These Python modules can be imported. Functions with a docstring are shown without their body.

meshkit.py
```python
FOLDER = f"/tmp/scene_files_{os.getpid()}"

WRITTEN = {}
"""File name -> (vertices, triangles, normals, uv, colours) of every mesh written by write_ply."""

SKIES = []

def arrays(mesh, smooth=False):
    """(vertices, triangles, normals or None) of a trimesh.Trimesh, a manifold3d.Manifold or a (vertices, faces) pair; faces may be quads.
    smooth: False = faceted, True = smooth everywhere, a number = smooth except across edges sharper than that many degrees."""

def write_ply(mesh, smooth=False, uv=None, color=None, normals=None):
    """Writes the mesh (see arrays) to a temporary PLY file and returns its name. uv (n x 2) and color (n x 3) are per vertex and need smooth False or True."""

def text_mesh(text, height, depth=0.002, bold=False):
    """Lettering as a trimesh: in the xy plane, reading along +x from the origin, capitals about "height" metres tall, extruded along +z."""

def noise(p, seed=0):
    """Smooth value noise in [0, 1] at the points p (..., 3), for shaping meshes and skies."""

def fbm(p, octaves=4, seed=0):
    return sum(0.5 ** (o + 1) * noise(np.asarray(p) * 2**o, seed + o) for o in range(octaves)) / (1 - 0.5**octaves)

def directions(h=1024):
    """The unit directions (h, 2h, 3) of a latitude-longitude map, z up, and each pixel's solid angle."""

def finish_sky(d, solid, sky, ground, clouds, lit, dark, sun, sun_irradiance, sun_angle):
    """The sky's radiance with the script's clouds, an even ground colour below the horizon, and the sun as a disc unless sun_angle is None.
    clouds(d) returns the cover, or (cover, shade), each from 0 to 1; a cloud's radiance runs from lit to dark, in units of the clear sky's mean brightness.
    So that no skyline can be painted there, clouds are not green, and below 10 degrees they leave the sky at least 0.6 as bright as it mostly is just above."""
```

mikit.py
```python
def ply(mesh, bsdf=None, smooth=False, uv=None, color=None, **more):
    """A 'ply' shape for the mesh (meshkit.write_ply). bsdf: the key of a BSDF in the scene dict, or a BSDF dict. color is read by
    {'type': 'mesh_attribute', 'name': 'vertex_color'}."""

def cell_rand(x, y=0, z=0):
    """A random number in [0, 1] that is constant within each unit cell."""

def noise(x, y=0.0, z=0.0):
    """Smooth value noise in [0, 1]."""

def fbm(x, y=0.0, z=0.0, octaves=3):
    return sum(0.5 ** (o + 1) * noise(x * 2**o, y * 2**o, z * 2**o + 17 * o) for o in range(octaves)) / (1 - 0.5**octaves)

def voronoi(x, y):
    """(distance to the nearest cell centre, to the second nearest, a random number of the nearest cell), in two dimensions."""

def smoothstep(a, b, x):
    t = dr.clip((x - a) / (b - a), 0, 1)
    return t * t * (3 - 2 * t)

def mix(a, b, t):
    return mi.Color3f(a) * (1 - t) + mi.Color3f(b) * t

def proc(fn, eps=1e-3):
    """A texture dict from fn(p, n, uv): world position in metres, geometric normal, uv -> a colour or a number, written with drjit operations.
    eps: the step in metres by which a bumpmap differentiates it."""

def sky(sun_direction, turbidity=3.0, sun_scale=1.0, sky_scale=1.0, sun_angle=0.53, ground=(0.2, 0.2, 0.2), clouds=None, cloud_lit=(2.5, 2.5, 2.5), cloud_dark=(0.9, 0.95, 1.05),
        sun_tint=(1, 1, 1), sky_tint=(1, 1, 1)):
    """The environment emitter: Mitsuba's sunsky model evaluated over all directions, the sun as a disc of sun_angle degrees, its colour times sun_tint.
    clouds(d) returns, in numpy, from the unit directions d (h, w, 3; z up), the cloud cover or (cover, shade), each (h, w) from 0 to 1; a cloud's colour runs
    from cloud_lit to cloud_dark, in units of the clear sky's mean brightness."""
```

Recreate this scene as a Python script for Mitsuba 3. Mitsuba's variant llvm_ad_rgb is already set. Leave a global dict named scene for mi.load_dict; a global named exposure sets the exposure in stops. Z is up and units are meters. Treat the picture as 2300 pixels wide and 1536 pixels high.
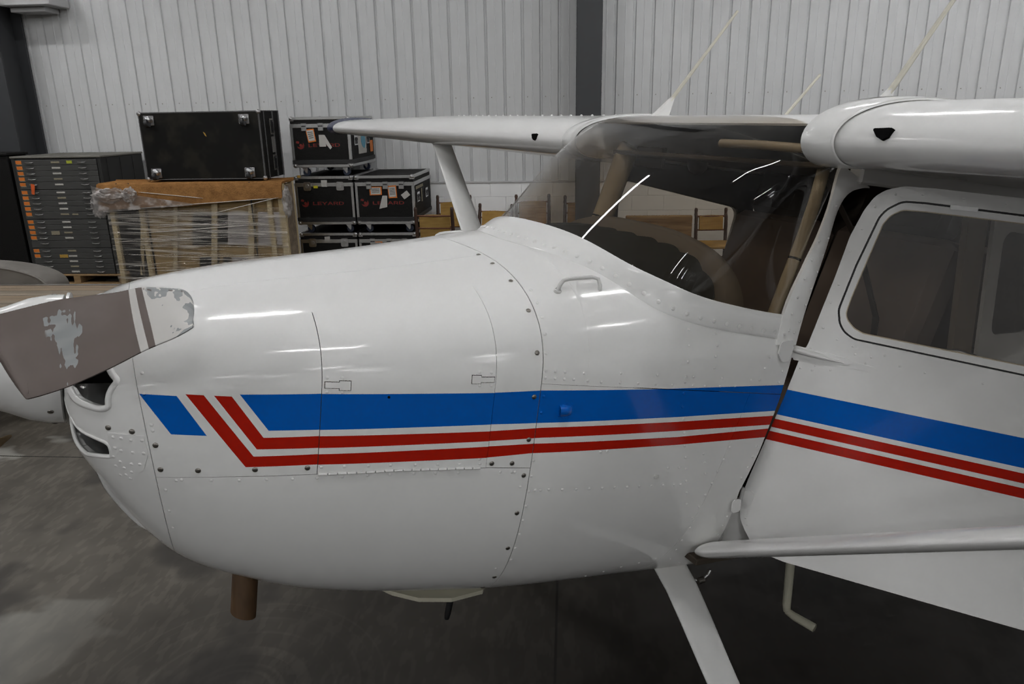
import math, random
import numpy as np, trimesh, shapely
import shapely.geometry as sg
import drjit as dr
import mitsuba as mi
import manifold3d as m3
import mikit, meshkit
from mikit import proc, noise, fbm, voronoi, smoothstep, mix, cell_rand
from scipy.interpolate import PchipInterpolator as PC, UnivariateSpline, CubicSpline
from scipy.spatial import Delaunay
from scipy.ndimage import gaussian_filter1d

RNG = np.random.default_rng(7)
scene, labels = {'type': 'scene'}, {}
T4 = mi.ScalarTransform4f

# ------------------------------------------------------------------ camera, lamps, exposure
W, H, FPX = 2300, 1536, 1672.0
def _ray(px, py):
    v = np.array([px - W / 2, py - H / 2, FPX]); return v / np.linalg.norm(v)
UPC = -_ray(1245, 6200)                       # the vertical, in camera axes (x right, y down, z forward)
def _flat(v):
    v = v - UPC * (v @ UPC); return v / np.linalg.norm(v)
NC = _flat(_ray(1278, 251)); XC = np.cross(NC, UPC)
RW = np.stack([XC, NC, UPC])                  # world = RW @ camera axes: X along the back wall, Y away, Z up
CAM = np.array([0.0, 0.0, 2.0])
fwd, upv = RW @ [0, 0, 1.0], RW @ [0, -1.0, 0]
exposure = 0.37
scene['camera'] = {'type': 'perspective', 'fov': math.degrees(2 * math.atan(W / 2 / FPX)), 'fov_axis': 'x', 'near_clip': 0.05, 'far_clip': 100.0,
                   'to_world': T4().look_at(origin=CAM.tolist(), target=(CAM + fwd).tolist(), up=upv.tolist())}
LAMP_Z = 5.6
LAMP_RADIANCE = 92.0
LAMPS = [(x + o, y) for y, o in ((-11.4, 2.1), (-8.6, .0), (-5.6, 2.1), (.25, .1), (3.45, 2.2)) for x in (-10.2, -5.1, 0.0, 5.1, 10.2) if abs(x + o) < 13] + [(x, 7.3) for x in (-10.3, -7.7, -5.1, 2.6, 5.2, 7.8, 10.4)]  # rearmost rows behind the camera and the back-wall row are added fill
LAMPS = [(2.45, -5.6) if (abs(x - 2.1) < .01 and y == -5.6) else (x, y) for x, y in LAMPS]
LAMPS = [(-2.5, 4.95) if (abs(x + 2.9) < .01 and y == 3.45) else (x, y) for x, y in LAMPS]

# the aircraft's own axes: x aft, y to its right wing, z up; it stands nose-high by eight degrees
LC = _flat(_ray(312, 268)); AC = np.cross(LC, UPC); AC /= np.linalg.norm(AC)
PITCH = math.radians(8.0); DIST = 1.95
AX, AY, AZ = RW @ (AC * math.cos(PITCH) - UPC * math.sin(PITCH)), RW @ LC, RW @ (UPC * math.cos(PITCH) + AC * math.sin(PITCH))
AM = np.stack([AX, AY, AZ])
AO = CAM + DIST * AY                          # the aircraft's origin in the world
def P2W(p): return np.asarray(p, float) @ AM + AO
def W2P(p): return (np.asarray(p, float) - AO) @ AM.T

# ------------------------------------------------------------------ scene helpers
def key_for(base):
    if base not in labels_used: labels_used[base] = 0; return base
    labels_used[base] += 1
    return f'{base}_{labels_used[base]:03d}'
labels_used = {}
def bsdf(name, d): scene[name] = d; return name
def rgb(r, g=None, b=None):
    if g is None: g = b = r
    return {'type': 'rgb', 'value': [float(r), float(g), float(b)]}
def srgb(r, g, b):
    f = lambda c: (c / 255 / 12.92) if c / 255 <= .04045 else ((c / 255 + .055) / 1.055) ** 2.4
    return (f(r), f(g), f(b))
def thing(name, label, cat, group=None, kind=None):
    k = key_for(name); labels[k] = {}
    if label: labels[k]['label'] = label
    if cat: labels[k]['category'] = cat
    if group: labels[k]['group'] = group
    if kind: labels[k]['kind'] = kind
    return k
def put(key, mesh, mat, smooth=False, plane=False, uv=None, **more):
    if plane:
        if isinstance(mesh, trimesh.Trimesh):
            mesh = trimesh.Trimesh(P2W(mesh.vertices), mesh.faces, process=False)
    scene[key] = mikit.ply(mesh, mat, smooth=smooth, uv=uv, **more) if uv is not None else mikit.ply(mesh, mat, smooth=smooth, **more)
    return key
def part(parent, name, mesh, mat, smooth=False, plane=False, label=None, kind=None, uv=None, **more):
    k = key_for(parent + '__' + name)
    put(k, mesh, mat, smooth, plane, uv, **more)
    if label or kind: labels[k] = {}
    if label: labels[k]['label'] = label
    if kind: labels[k]['kind'] = kind
    return k
def struct(name, mesh, mat, smooth=False, label=None):
    k = key_for(name); put(k, mesh, mat, smooth); labels[k] = {'kind': 'structure'}
    if label: labels[k]['label'] = label
    return k
def one(name, label, cat, mesh, mat, smooth=False, group=None, plane=False):
    k = thing(name, label, cat, group); put(k, mesh, mat, smooth, plane); return k

# ------------------------------------------------------------------ mesh helpers
def cat(ms): return trimesh.util.concatenate(ms)
def cbox(size, centre=(0, 0, 0), c=0.004):
    """A box with chamfered edges."""
    s = np.asarray(size, float) / 2; c = min(c, s.min() * .45); pts = []
    for sx in (-1, 1):
        for sy in (-1, 1):
            for sz in (-1, 1):
                q = np.array([sx, sy, sz])
                for k in range(3):
                    o = s - c; o[k] = s[k]; pts.append(q * o)
    m = trimesh.convex.convex_hull(np.array(pts)); m.apply_translation(centre); return m
def box2(lo, hi, c=0.004):
    lo, hi = np.asarray(lo, float), np.asarray(hi, float); return cbox(hi - lo, (lo + hi) / 2, c)
def gridmesh(P, closed_u=False, closed_v=False):
    n, m = P.shape[:2]
    iu = np.arange(n if closed_u else n - 1); iv = np.arange(m if closed_v else m - 1)
    i, j = np.meshgrid(iu, iv, indexing='ij'); i2, j2 = (i + 1) % n, (j + 1) % m
    q = np.stack([i * m + j, i * m + j2, i2 * m + j2, i2 * m + j], -1).reshape(-1, 4)
    return trimesh.Trimesh(P.reshape(-1, 3), np.vstack([q[:, [0, 1, 2]], q[:, [0, 2, 3]]]), process=False)
def gnormals(P):
    du, dv = np.gradient(P, axis=0), np.gradient(P, axis=1)
    n = np.cross(du, dv); return n / (np.linalg.norm(n, axis=-1, keepdims=True) + 1e-12)
def shell(P, thick, outward):
    """A sheet with thickness: P is its outer face (n, m, 3); outward(P) gives rough outward directions."""
    N = gnormals(P); s = np.sign((N * outward(P)).sum(-1).mean()); N = N * s
    Q = P - N * thick; n, m = P.shape[:2]
    g = gridmesh(P); f1 = g.faces if s > 0 else g.faces[:, ::-1]
    nv = n * m; f2 = f1[:, ::-1] + nv
    idx = np.arange(nv).reshape(n, m)
    rim = np.concatenate([idx[:, 0], idx[-1, 1:], idx[-2::-1, -1], idx[0, -2:0:-1]])
    r2 = np.roll(rim, -1)
    f3 = np.vstack([np.stack([rim, r2, r2 + nv], -1), np.stack([rim, r2 + nv, rim + nv], -1)])
    if s < 0: f3 = f3[:, ::-1]
    return trimesh.Trimesh(np.vstack([P.reshape(-1, 3), Q.reshape(-1, 3)]), np.vstack([f1, f2, f3]), process=False)
def frames(path):
    p = np.asarray(path, float); t = np.gradient(p, axis=0); t /= np.linalg.norm(t, axis=1, keepdims=True) + 1e-12
    a = np.cross(t[0], [0, 0, 1.0]); 
    if np.linalg.norm(a) < .1: a = np.cross(t[0], [1.0, 0, 0])
    a /= np.linalg.norm(a); A_ = [a]
    for k in range(1, len(p)):
        a = A_[-1] - t[k] * (A_[-1] @ t[k]); A_.append(a / np.linalg.norm(a))
    A_ = np.array(A_); return p, t, A_, np.cross(t, A_)
def capped(P):
    n, m = P.shape[:2]; g = gridmesh(P, closed_v=True); v = list(g.vertices); f = list(g.faces)
    c0, c1 = len(v), len(v) + 1
    v += [P[0].mean(0), P[-1].mean(0)]
    f = [list(x) for x in f]
    for j in range(m):
        f.append([c0, (j + 1) % m, j]); f.append([c1, (n - 1) * m + j, (n - 1) * m + (j + 1) % m])
    mesh = trimesh.Trimesh(np.array(v), np.array(f), process=False)
    if mesh.volume < 0: mesh.invert()
    return mesh
def tube(path, r, sides=10):
    p, t, a, b = frames(path); r = np.broadcast_to(np.asarray(r, float), (len(p),)); th = np.arange(sides) * 2 * np.pi / sides
    P = p[:, None] + r[:, None, None] * (np.cos(th)[None, :, None] * a[:, None] + np.sin(th)[None, :, None] * b[:, None])
    return capped(P)
def sweep(path, sect, A_, B_):
    """sect (k, 2) swept along a path with fixed section axes."""
    p = np.asarray(path, float); A_, B_ = np.asarray(A_, float), np.asarray(B_, float)
    if sect.ndim == 2: sect = np.broadcast_to(sect, (len(p),) + sect.shape)
    return capped(p[:, None] + sect[..., :1] * A_ + sect[..., 1:] * B_)
def prism(poly, thick, o=(0, 0, 0), U=(1, 0, 0), V=(0, 0, 1), holes=()):
    """A flat plate: the polygon in the (U, V) plane at o, extruded by thick along U x V."""
    g = poly if isinstance(poly, sg.Polygon) else sg.Polygon(poly, holes)
    m = trimesh.creation.extrude_polygon(g, abs(thick), engine='earcut')
    U, V = np.asarray(U, float), np.asarray(V, float); N = np.cross(U, V)
    v = m.vertices.copy()
    if thick < 0: v[:, 2] -= abs(thick)
    m2 = trimesh.Trimesh(np.asarray(o) + v[:, :1] * U + v[:, 1:2] * V + v[:, 2:] * N, m.faces, process=False)
    return m2
def rounded(pts, r, n=5): return sg.Polygon(pts).buffer(-r).buffer(r, quad_segs=n)
def cyl(r, h, centre=(0, 0, 0), axis=(0, 0, 1), n=16, r2=None):
    r2 = r if r2 is None else r2; axis = np.asarray(axis, float) / np.linalg.norm(axis); c = np.asarray(centre, float)
    return tube(np.array([c - axis * h / 2, c - axis * h * .499, c + axis * h * .499, c + axis * h / 2]), [r * .96, r, r2, r2 * .96], n)
def lathe(prof, o, axis, n=32):
    axis = np.asarray(axis, float) / np.linalg.norm(axis)
    a = np.cross(axis, [0, 0, 1.0]); a = np.cross(axis, [1.0, 0, 0]) if np.linalg.norm(a) < .1 else a; a /= np.linalg.norm(a); b = np.cross(axis, a)
    th = np.arange(n) * 2 * np.pi / n; prof = np.asarray(prof, float)
    P = np.asarray(o) + prof[:, None, 1:] * axis + prof[:, None, :1] * (np.cos(th)[None, :, None] * a + np.sin(th)[None, :, None] * b)
    return capped(P)
def man(mesh):
    mesh = trimesh.Trimesh(mesh.vertices, mesh.faces, process=True); mesh.merge_vertices()
    return m3.Manifold(m3.Mesh(np.asarray(mesh.vertices, np.float32), np.asarray(mesh.faces, np.uint32)))
def unman(M):
    q = M.to_mesh(); return trimesh.Trimesh(q.vert_properties[:, :3], q.tri_verts, process=False)
def moved(mesh, M):
    m = mesh.copy(); m.apply_transform(M); return m
def tr(x, y, z): return trimesh.transformations.translation_matrix((x, y, z))
def rz(a): return trimesh.transformations.rotation_matrix(a, (0, 0, 1))
def mat4(M): return T4(np.asarray(M, float).tolist())

# ------------------------------------------------------------------ materials
def plastic(name, c, alpha=.1, tex=None, ior=1.5):
    d = {'type': 'roughplastic', 'distribution': 'ggx', 'alpha': alpha, 'int_ior': ior, 'diffuse_reflectance': tex if tex else rgb(*c)}
    return bsdf(name, {'type': 'twosided', 'bsdf': d})
def matte(name, c=None, tex=None):
    return bsdf(name, {'type': 'twosided', 'bsdf': {'type': 'diffuse', 'reflectance': tex if tex else rgb(*c)}})
def metal(name, c, alpha=.25):
    return bsdf(name, {'type': 'twosided', 'bsdf': {'type': 'principled', 'base_color': rgb(*c), 'metallic': 1.0, 'roughness': alpha}})
WHITE = (.80, .80, .785)
_ax, _ay, _az, _ao = [mi.ScalarVector3f(*map(float, v)) for v in (AX, AY, AZ, AO)]
def plane_xyz(p):
    d = mi.Vector3f(p) - mi.Vector3f(_ao)
    return dr.dot(d, mi.Vector3f(_ax)), dr.dot(d, mi.Vector3f(_ay)), dr.dot(d, mi.Vector3f(_az))
def pw(x, xs, zs):
    out = mi.Float(zs[0])
    for k in range(len(xs) - 1):
        t = dr.clip((x - xs[k]) / (xs[k + 1] - xs[k]), 0, 1)
        out = out + t * (zs[k + 1] - zs[k])
    return out
def line_x(z, a, b): return a[0] + (z - a[1]) * (b[0] - a[0]) / (b[1] - a[1])
BLUE, RED = (.0, .105, .47), (.42, .012, .004)
def paint_stripes(p, n, uv):
    x, y, z = plane_xyz(p)
    def edge(d): return dr.clip(d / .0012 + .5, 0, 1)
    top = pw(x, [.18, .33, .70, .82, 1.17, 1.55], [-.511, -.504, -.501, -.497, -.504, -.507])
    bot = pw(x, [.23, .33, .70, .82, 1.22, 1.54], [-.587, -.583, -.576, -.576, -.581, -.581])
    b = edge(top - z) * edge(z - bot) * edge(x - line_x(z, (.177, -.511), (.233, -.587)))
    a = edge(-.5205 - z) * edge(z + .6025) * edge(x - line_x(z, (-.002, -.523), (.054, -.604))) * edge(line_x(z, (.061, -.518), (.117, -.601)) - x)
    blue = dr.maximum(a, b)
    r2t = pw(x, [.22, .33, .71, .83, 1.22, 1.54], [-.603, -.597, -.592, -.588, -.594, -.595])
    r2b = pw(x, [.21, .33, .71, .83, 1.22, 1.53], [-.629, -.624, -.616, -.613, -.619, -.621])
    r1t = pw(x, [.21, .33, .71, .81, 1.23, 1.53], [-.645, -.638, -.629, -.627, -.636, -.632])
    r1b = pw(x, [.19, .33, .70, .81, 1.23, 1.53], [-.670, -.662, -.657, -.651, -.658, -.657])
    def chev(t, bb, la, lb, ra, rb):
        left = edge(x - line_x(z, la, lb)) * edge(-.516 - z) * edge(z - bb)
        return left * dr.maximum(edge(t - z), edge(line_x(z, ra, rb) - x))
    red = dr.maximum(chev(r1t, r1b, (.08, -.518), (.192, -.67), (.112, -.517), (.206, -.645)), chev(r2t, r2b, (.13, -.516), (.212, -.629), (.161, -.514), (.224, -.603)))
    dirt = smoothstep(-1.0, -1.25, z) * smoothstep(.9, 1.6, x) * fbm(x * 9, y * 9, z * 9)
    base = mix(WHITE, (.55, .52, .43), dr.clip(dirt * 1.1, 0, .8))
    chip = dr.maximum(smoothstep(1.15, .85, dr.sqrt(dr.square((x - .052) / .030) + dr.square((y + .085) / .026)) + (noise(x * 90, y * 90, 1.) - .5) * .9), smoothstep(1.15, .85, dr.sqrt(dr.square((x - .018) / .016) + dr.square((z + .918) / .018)) + (noise(x * 150, z * 150, 2.) - .5) * .9))
    return mix(mix(mix(base, (.30, .31, .31), chip * .8), BLUE, blue), RED, red)
DTH = math.radians(49.5); DDIR = np.array([math.cos(DTH), -math.sin(DTH), 0.0]); DORG = np.array([1.565, -.495, 0.0]); DNRM = np.cross(DDIR, [0, 0, 1.0])
def paint_door(p, n, uv):
    x, y, z = plane_xyz(p)
    def band(t, b): return dr.clip((t - z) / .0012 + .5, 0, 1) * dr.clip((z - b) / .0012 + .5, 0, 1)
    return mix(mix(WHITE, BLUE, band(-.5265, -.6025)), RED, dr.maximum(band(-.616, -.6415), band(-.654, -.6805)))
plastic('paint_striped', None, .012, proc(paint_stripes))
plastic('paint_door', None, .015, proc(paint_door))
plastic('paint_white', WHITE, .014)
plastic('paint_blue', BLUE, .06)
plastic('paint_rivet', (.76, .76, .745), .1)
plastic('navy_tip', (.004, .012, .06), .08)
matte('liner_dark', (.035, .034, .032)); matte('liner_grey', (.30, .30, .29))
matte('opening_shade', (.006, .006, .006))  # shade inside small openings, painted as flat black
plastic('rubber_black', (.012, .012, .013), .25)
metal('steel_screw', (.33, .31, .28), .35)
metal('steel_bright', (.72, .72, .72), .22)
metal('alu', (.60, .60, .59), .30)

# ------------------------------------------------------------------ the hangar
YW = 9.9
def floor_col(p, n, uv):
    x, y = p.x, p.y
    a = fbm(x * 1.1, y * 1.1, 3.0, 4); b = fbm(x * 5 + 9, y * 5, 1.0, 4); c = fbm(x * 40, y * 14, 5.0, 3)
    # trowel marks: arcs about two centres
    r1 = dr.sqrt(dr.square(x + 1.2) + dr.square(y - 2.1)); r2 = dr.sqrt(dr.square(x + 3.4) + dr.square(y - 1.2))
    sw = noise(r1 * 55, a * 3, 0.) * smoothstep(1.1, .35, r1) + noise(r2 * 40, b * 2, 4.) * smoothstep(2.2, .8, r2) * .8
    dk = smoothstep(-3.2, .2, x - .35 * (y - 2.5)); base = mix(mix((.060, .053, .043), (.0095, .0085, .007), dk), mix((.128, .115, .096), (.024, .0215, .018), dk), dr.clip(a * 1.5 - .3 + (b - .5) * .9, 0, 1))  # shade below the aircraft painted in: concrete colour darkens towards the right
    base = mix(base, base * 2.0, dr.clip((c - .5) * 1.6, 0, .22))
    base = mix(base, base * 2.6, dr.clip(sw - .58, 0, .3) * .6)
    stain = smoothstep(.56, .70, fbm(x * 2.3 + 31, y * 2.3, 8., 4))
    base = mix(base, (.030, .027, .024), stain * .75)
    pale = smoothstep(.60, .70, fbm(x * 1.9 + 5, y * 3.5 + 2, 2., 4)) * smoothstep(-1.6, -2.6, x)
    base = mix(base, (.30, .295, .27), pale * .6)
    j = dr.minimum(dr.abs(x + .04), dr.abs(y - 4.0))
    return mix(base, (.012, .011, .010), smoothstep(.007, .003, j))
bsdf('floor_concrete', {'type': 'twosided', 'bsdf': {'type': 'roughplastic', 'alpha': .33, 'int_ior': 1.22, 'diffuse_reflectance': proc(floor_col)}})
def wall_col(p, n, uv):
    s = fbm(p.x * .7, p.z * .9, 2., 3)
    return mix((.73, .74, .745), (.78, .785, .785), s)
plastic('wall_steel', None, .32, proc(wall_col))
def block_col(p, n, uv):
    s = fbm(p.x * 3, p.z * 5, 2., 3)
    return mix((.72, .725, .73), (.78, .78, .775), s)
matte('wall_block', tex=proc(block_col))
matte('ceiling_white', (.62, .62, .62)); plastic('wall_dim', (.42, .42, .42), .4)
plastic('column_slate', (.045, .048, .052), .35)
plastic('trim_white', (.58, .58, .58), .3)
X0, X1, Y0, ZC = -15.0, 15.0, -13.0, 6.6
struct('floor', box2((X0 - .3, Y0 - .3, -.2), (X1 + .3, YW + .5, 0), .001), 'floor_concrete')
struct('ceiling', box2((X0 - .3, Y0 - .3, ZC), (X1 + .3, YW + .5, ZC + .1), .001), 'ceiling_white')
def ribbed(xa, xb, z0, z1, y, pitch=.2286):
    """Ribbed steel liner: flat pans parted by narrow sunk flutes, each pan with a faint bead."""
    xs, ys = [], []; x = xa
    while x < xb:
        for dx, dy in ((0, 0), (.007, -.020), (.031, -.020), (.038, 0), (.128, 0), (.133, .0022), (.141, .0022), (.146, 0)):
            xs.append(x + dx); ys.append(dy)
        x += pitch
    xs.append(min(x, xb)); ys.append(0); n = len(xs)
    poly = [(a, -b) for a, b in zip(xs, ys)] + [(xs[-1], .03), (xs[0], .03)]
    v = np.array([(a, y + b, z) for z in (z0, z1) for a, b in poly]); m = len(poly); f = []
    for k in range(m):
        k2 = (k + 1) % m; f += [[k, k2, m + k2], [k, m + k2, m + k]]
    return trimesh.Trimesh(v, np.array(f), process=False)
struct('wall_back', ribbed(X0, X1, 1.13, ZC, YW), 'wall_steel')
# block footing under the liner: courses of painted blocks with sunk joints
k = struct('wall_back_lower', box2((X0, YW + .02, 0), (X1, YW + .25, 1.13), .001), 'wall_block')
for row in range(6):
    for c_ in range(-16, 13):
        xa = c_ * .41 + (.205 if row % 2 else 0)
        part(k, 'block', box2((xa + .0007, YW - .03, row * .19 + .0007), (xa + .4093, YW + .03, row * .19 + .1893), .0015), 'wall_block')
struct('trim_1', box2((X0, YW - .045, 1.128), (X1, YW + .02, 1.15), .003), 'trim_white')
sc = []
for xx in np.arange(X0 + .075, X1, .2286):
    if -8 < xx < 8: sc.append(cbox((.011, .006, .011), (xx, YW - .002, 2.19), .002)); sc.append(cbox((.011, .006, .011), (xx, YW - .002, 4.0), .002))
struct('wall_left', box2((X0 - .2, Y0, 0), (X0, YW, ZC), .001), 'wall_dim')
struct('wall_right', box2((X1, Y0, 0), (X1 + .2, YW, ZC), .001), 'wall_dim')
struct('wall_front', box2((X0, Y0 - .2, 0), (X1, Y0, ZC), .001), 'wall_dim')
part('wall_back', 'screws', cat(sc), 'steel_screw', kind='stuff')
for i, (xc, d, w) in enumerate(((.235, .50, .30), (-7.16, .55, .30))):
    z1 = ZC
    fl = cat([box2((xc - w / 2, YW - d, 0), (xc + w / 2, YW - d + .03, z1), .003), box2((xc - w / 2, YW - .06, 0), (xc + w / 2, YW - .03, z1), .003), box2((xc - .02, YW - d + .03, 0), (xc + .02, YW - .06, z1), .003)])
    one('steel_column', ['dark slate steel column against the ribbed wall right of centre, above the far wing root', 'dark slate steel column at the far left beside the grey drawer cabinet'][i], 'column', fl, 'column_slate')
one('wall_bracket', 'white box bracket on the ribbed wall at the top left beside the dark column', 'bracket', cat([box2((-7.0, YW - .42, 3.36), (-6.35, YW - .02, 3.60), .01), box2((-6.95, YW - .3, 3.30), (-6.5, YW - .02, 3.36), .005)]), 'trim_white')

# ------------------------------------------------------------------ lamps: some read from reflections, some rows added as fill
bsdf('lamp_glow', {'type': 'diffuse', 'reflectance': rgb(.6)})
hous = box2((-.62, -.075, .02), (.62, .075, .07), .01); diff = box2((-.60, -.055, -.012), (.60, .055, .022), .01); rods = [cyl(.004, ZC - LAMP_Z - .07, (sx * .5, 0, (ZC - LAMP_Z + .07) / 2), n=6) for sx in (-1, 1)]
for (lx, ly) in LAMPS:
    k = thing('linear_ceiling_lamp', 'white linear ceiling lamp hanging unseen under the hangar roof, some rows added for fill', 'ceiling lamp', 'linear lamps under the roof')
    M = tr(lx, ly, LAMP_Z)
    part(k, 'housing', moved(hous, M), 'trim_white')
    part(k, 'diffuser', moved(diff, M), 'lamp_glow', emitter={'type': 'area', 'radiance': rgb(LAMP_RADIANCE, LAMP_RADIANCE, LAMP_RADIANCE)})
    for r_ in rods: part(k, 'hanger', moved(r_, M), 'trim_white')

# ------------------------------------------------------------------ the aircraft: lofted body (aircraft axes)
XS = [-.145, -.13, -.10, -.06, .02, .18, .33, .52, .708, .815, 1.0, 1.2, 1.55, 2.4, 3.2]
def US(a, b): return UnivariateSpline(a, b, k=3, s=len(a) * 2.5e-6)
fw_ = US(XS, [.22, .30, .345, .375, .407, .450, .487, .513, .532, .543, .548, .55, .55, .54, .46])
fzt = US(XS, [-.50, -.465, -.437, -.415, -.389, -.353, -.328, -.295, -.263, -.246, -.205, -.17, -.13, .06, .02])
fzb = US(XS, [-.66, -.72, -.77, -.84, -.958, -1.068, -1.117, -1.155, -1.172, -1.18, -1.185, -1.19, -1.20, -1.17, -1.0])
fzw = US(XS, [-.56, -.56, -.55, -.545, -.535, -.52, -.51, -.50, -.50, -.50, -.50, -.50, -.50, -.50, -.45])
fnu = PC(XS, [2.2, 2.3, 2.35, 2.4, 2.5, 2.6, 2.65, 2.7, 2.75, 2.75, 2.75, 2.75, 2.75, 3, 3])
fnl = PC(XS, [2.2, 2.3, 2.4, 2.5, 2.6, 2.8, 2.9, 3.0, 3.1, 3.2, 3.3, 3.4, 3.6, 3.5, 3])
def S(x, th):
    """The body skin on the port side (y < 0): th = 0 top centre, pi bottom centre; negative th is the starboard side."""
    x, th = np.broadcast_arrays(np.asarray(x, float), np.asarray(th, float))
    s, c_ = np.sin(th), np.cos(th); n = np.where(c_ > 0, fnu(x), fnl(x))
    r = (np.abs(s) ** n + np.abs(c_) ** n) ** (-1 / n)
    h = np.where(c_ > 0, fzt(x) - fzw(x), fzw(x) - fzb(x))
    return np.stack([x, -fw_(x) * r * s, fzw(x) + h * r * c_], -1)
def th_z(x, z):
    x, z = np.broadcast_arrays(np.asarray(x, float), np.asarray(z, float)); zw = fzw(x); up = z > zw
    h = np.where(up, fzt(x) - zw, zw - fzb(x)); n = np.where(up, fnu(x), fnl(x))
    q = np.clip(np.abs(z - zw) / h, 0, 1); return np.arctan2((1 - q ** n) ** (1 / n), np.where(up, q, -q))
def th_y(x, y):
    """theta on the upper half where |y| is given."""
    n = fnu(x); q = np.clip(np.abs(y) / fw_(x), 0, 1); return np.arctan2(q, (1 - q ** n) ** (1 / n))
def skin_pt(x, z):
    th = th_z(x, z); p = S(x, th); e = 1e-3
    n = np.cross(S(x + e, th) - p, S(x, th + e) - p); n = n / np.linalg.norm(n)
    if n @ (p - np.array([p[0], 0, float(fzw(p[0]))])) < 0: n = -n
    return p, n
def outw(P): return P - np.stack([P[..., 0], 0 * P[..., 0], 0 * P[..., 0] - .55], -1)
def as_f(v): return v if callable(v) else (lambda q: np.full(np.shape(q), float(v)))
def panel(xa, xb, ta, tb, nx=60, nt=60, gap=.0006, side=1, thick=.0022, proud=0.0):
    """A sheet of the body skin: xa, xb may depend on z; ta, tb (theta) may depend on x."""
    xa, xb, ta, tb = map(as_f, (xa, xb, ta, tb)); s = np.linspace(0, 1, nx)[:, None]; t = np.linspace(0, 1, nt)[None, :]
    Xg = np.broadcast_to(xa(np.full((1, nt), -.6)) + (xb(np.full((1, nt), -.6)) - xa(np.full((1, nt), -.6))) * s, (nx, nt)).copy()
    for _ in range(6):
        a0, b0 = ta(Xg), tb(Xg); g = gap / .52
        a0 = np.where(a0 > .002, a0 + g, a0); b0 = np.where(b0 < math.pi - .002, b0 - g, b0)
        Th = a0 + (b0 - a0) * t; P = S(Xg, Th); Xg = (xa(P[..., 2]) + gap) + (xb(P[..., 2]) - xa(P[..., 2]) - 2 * gap) * s
    P = S(Xg, Th)
    if proud: 
        N = gnormals(P); N *= np.sign((N * outw(P)).sum(-1).mean()); P = P + N * proud
    m = shell(P, thick, outw)
    if side < 0: m = mirror(m)
    return m
def mirror(m):
    m = m.copy(); m.vertices[:, 1] *= -1; m.faces = m.faces[:, ::-1]; return m
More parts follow.
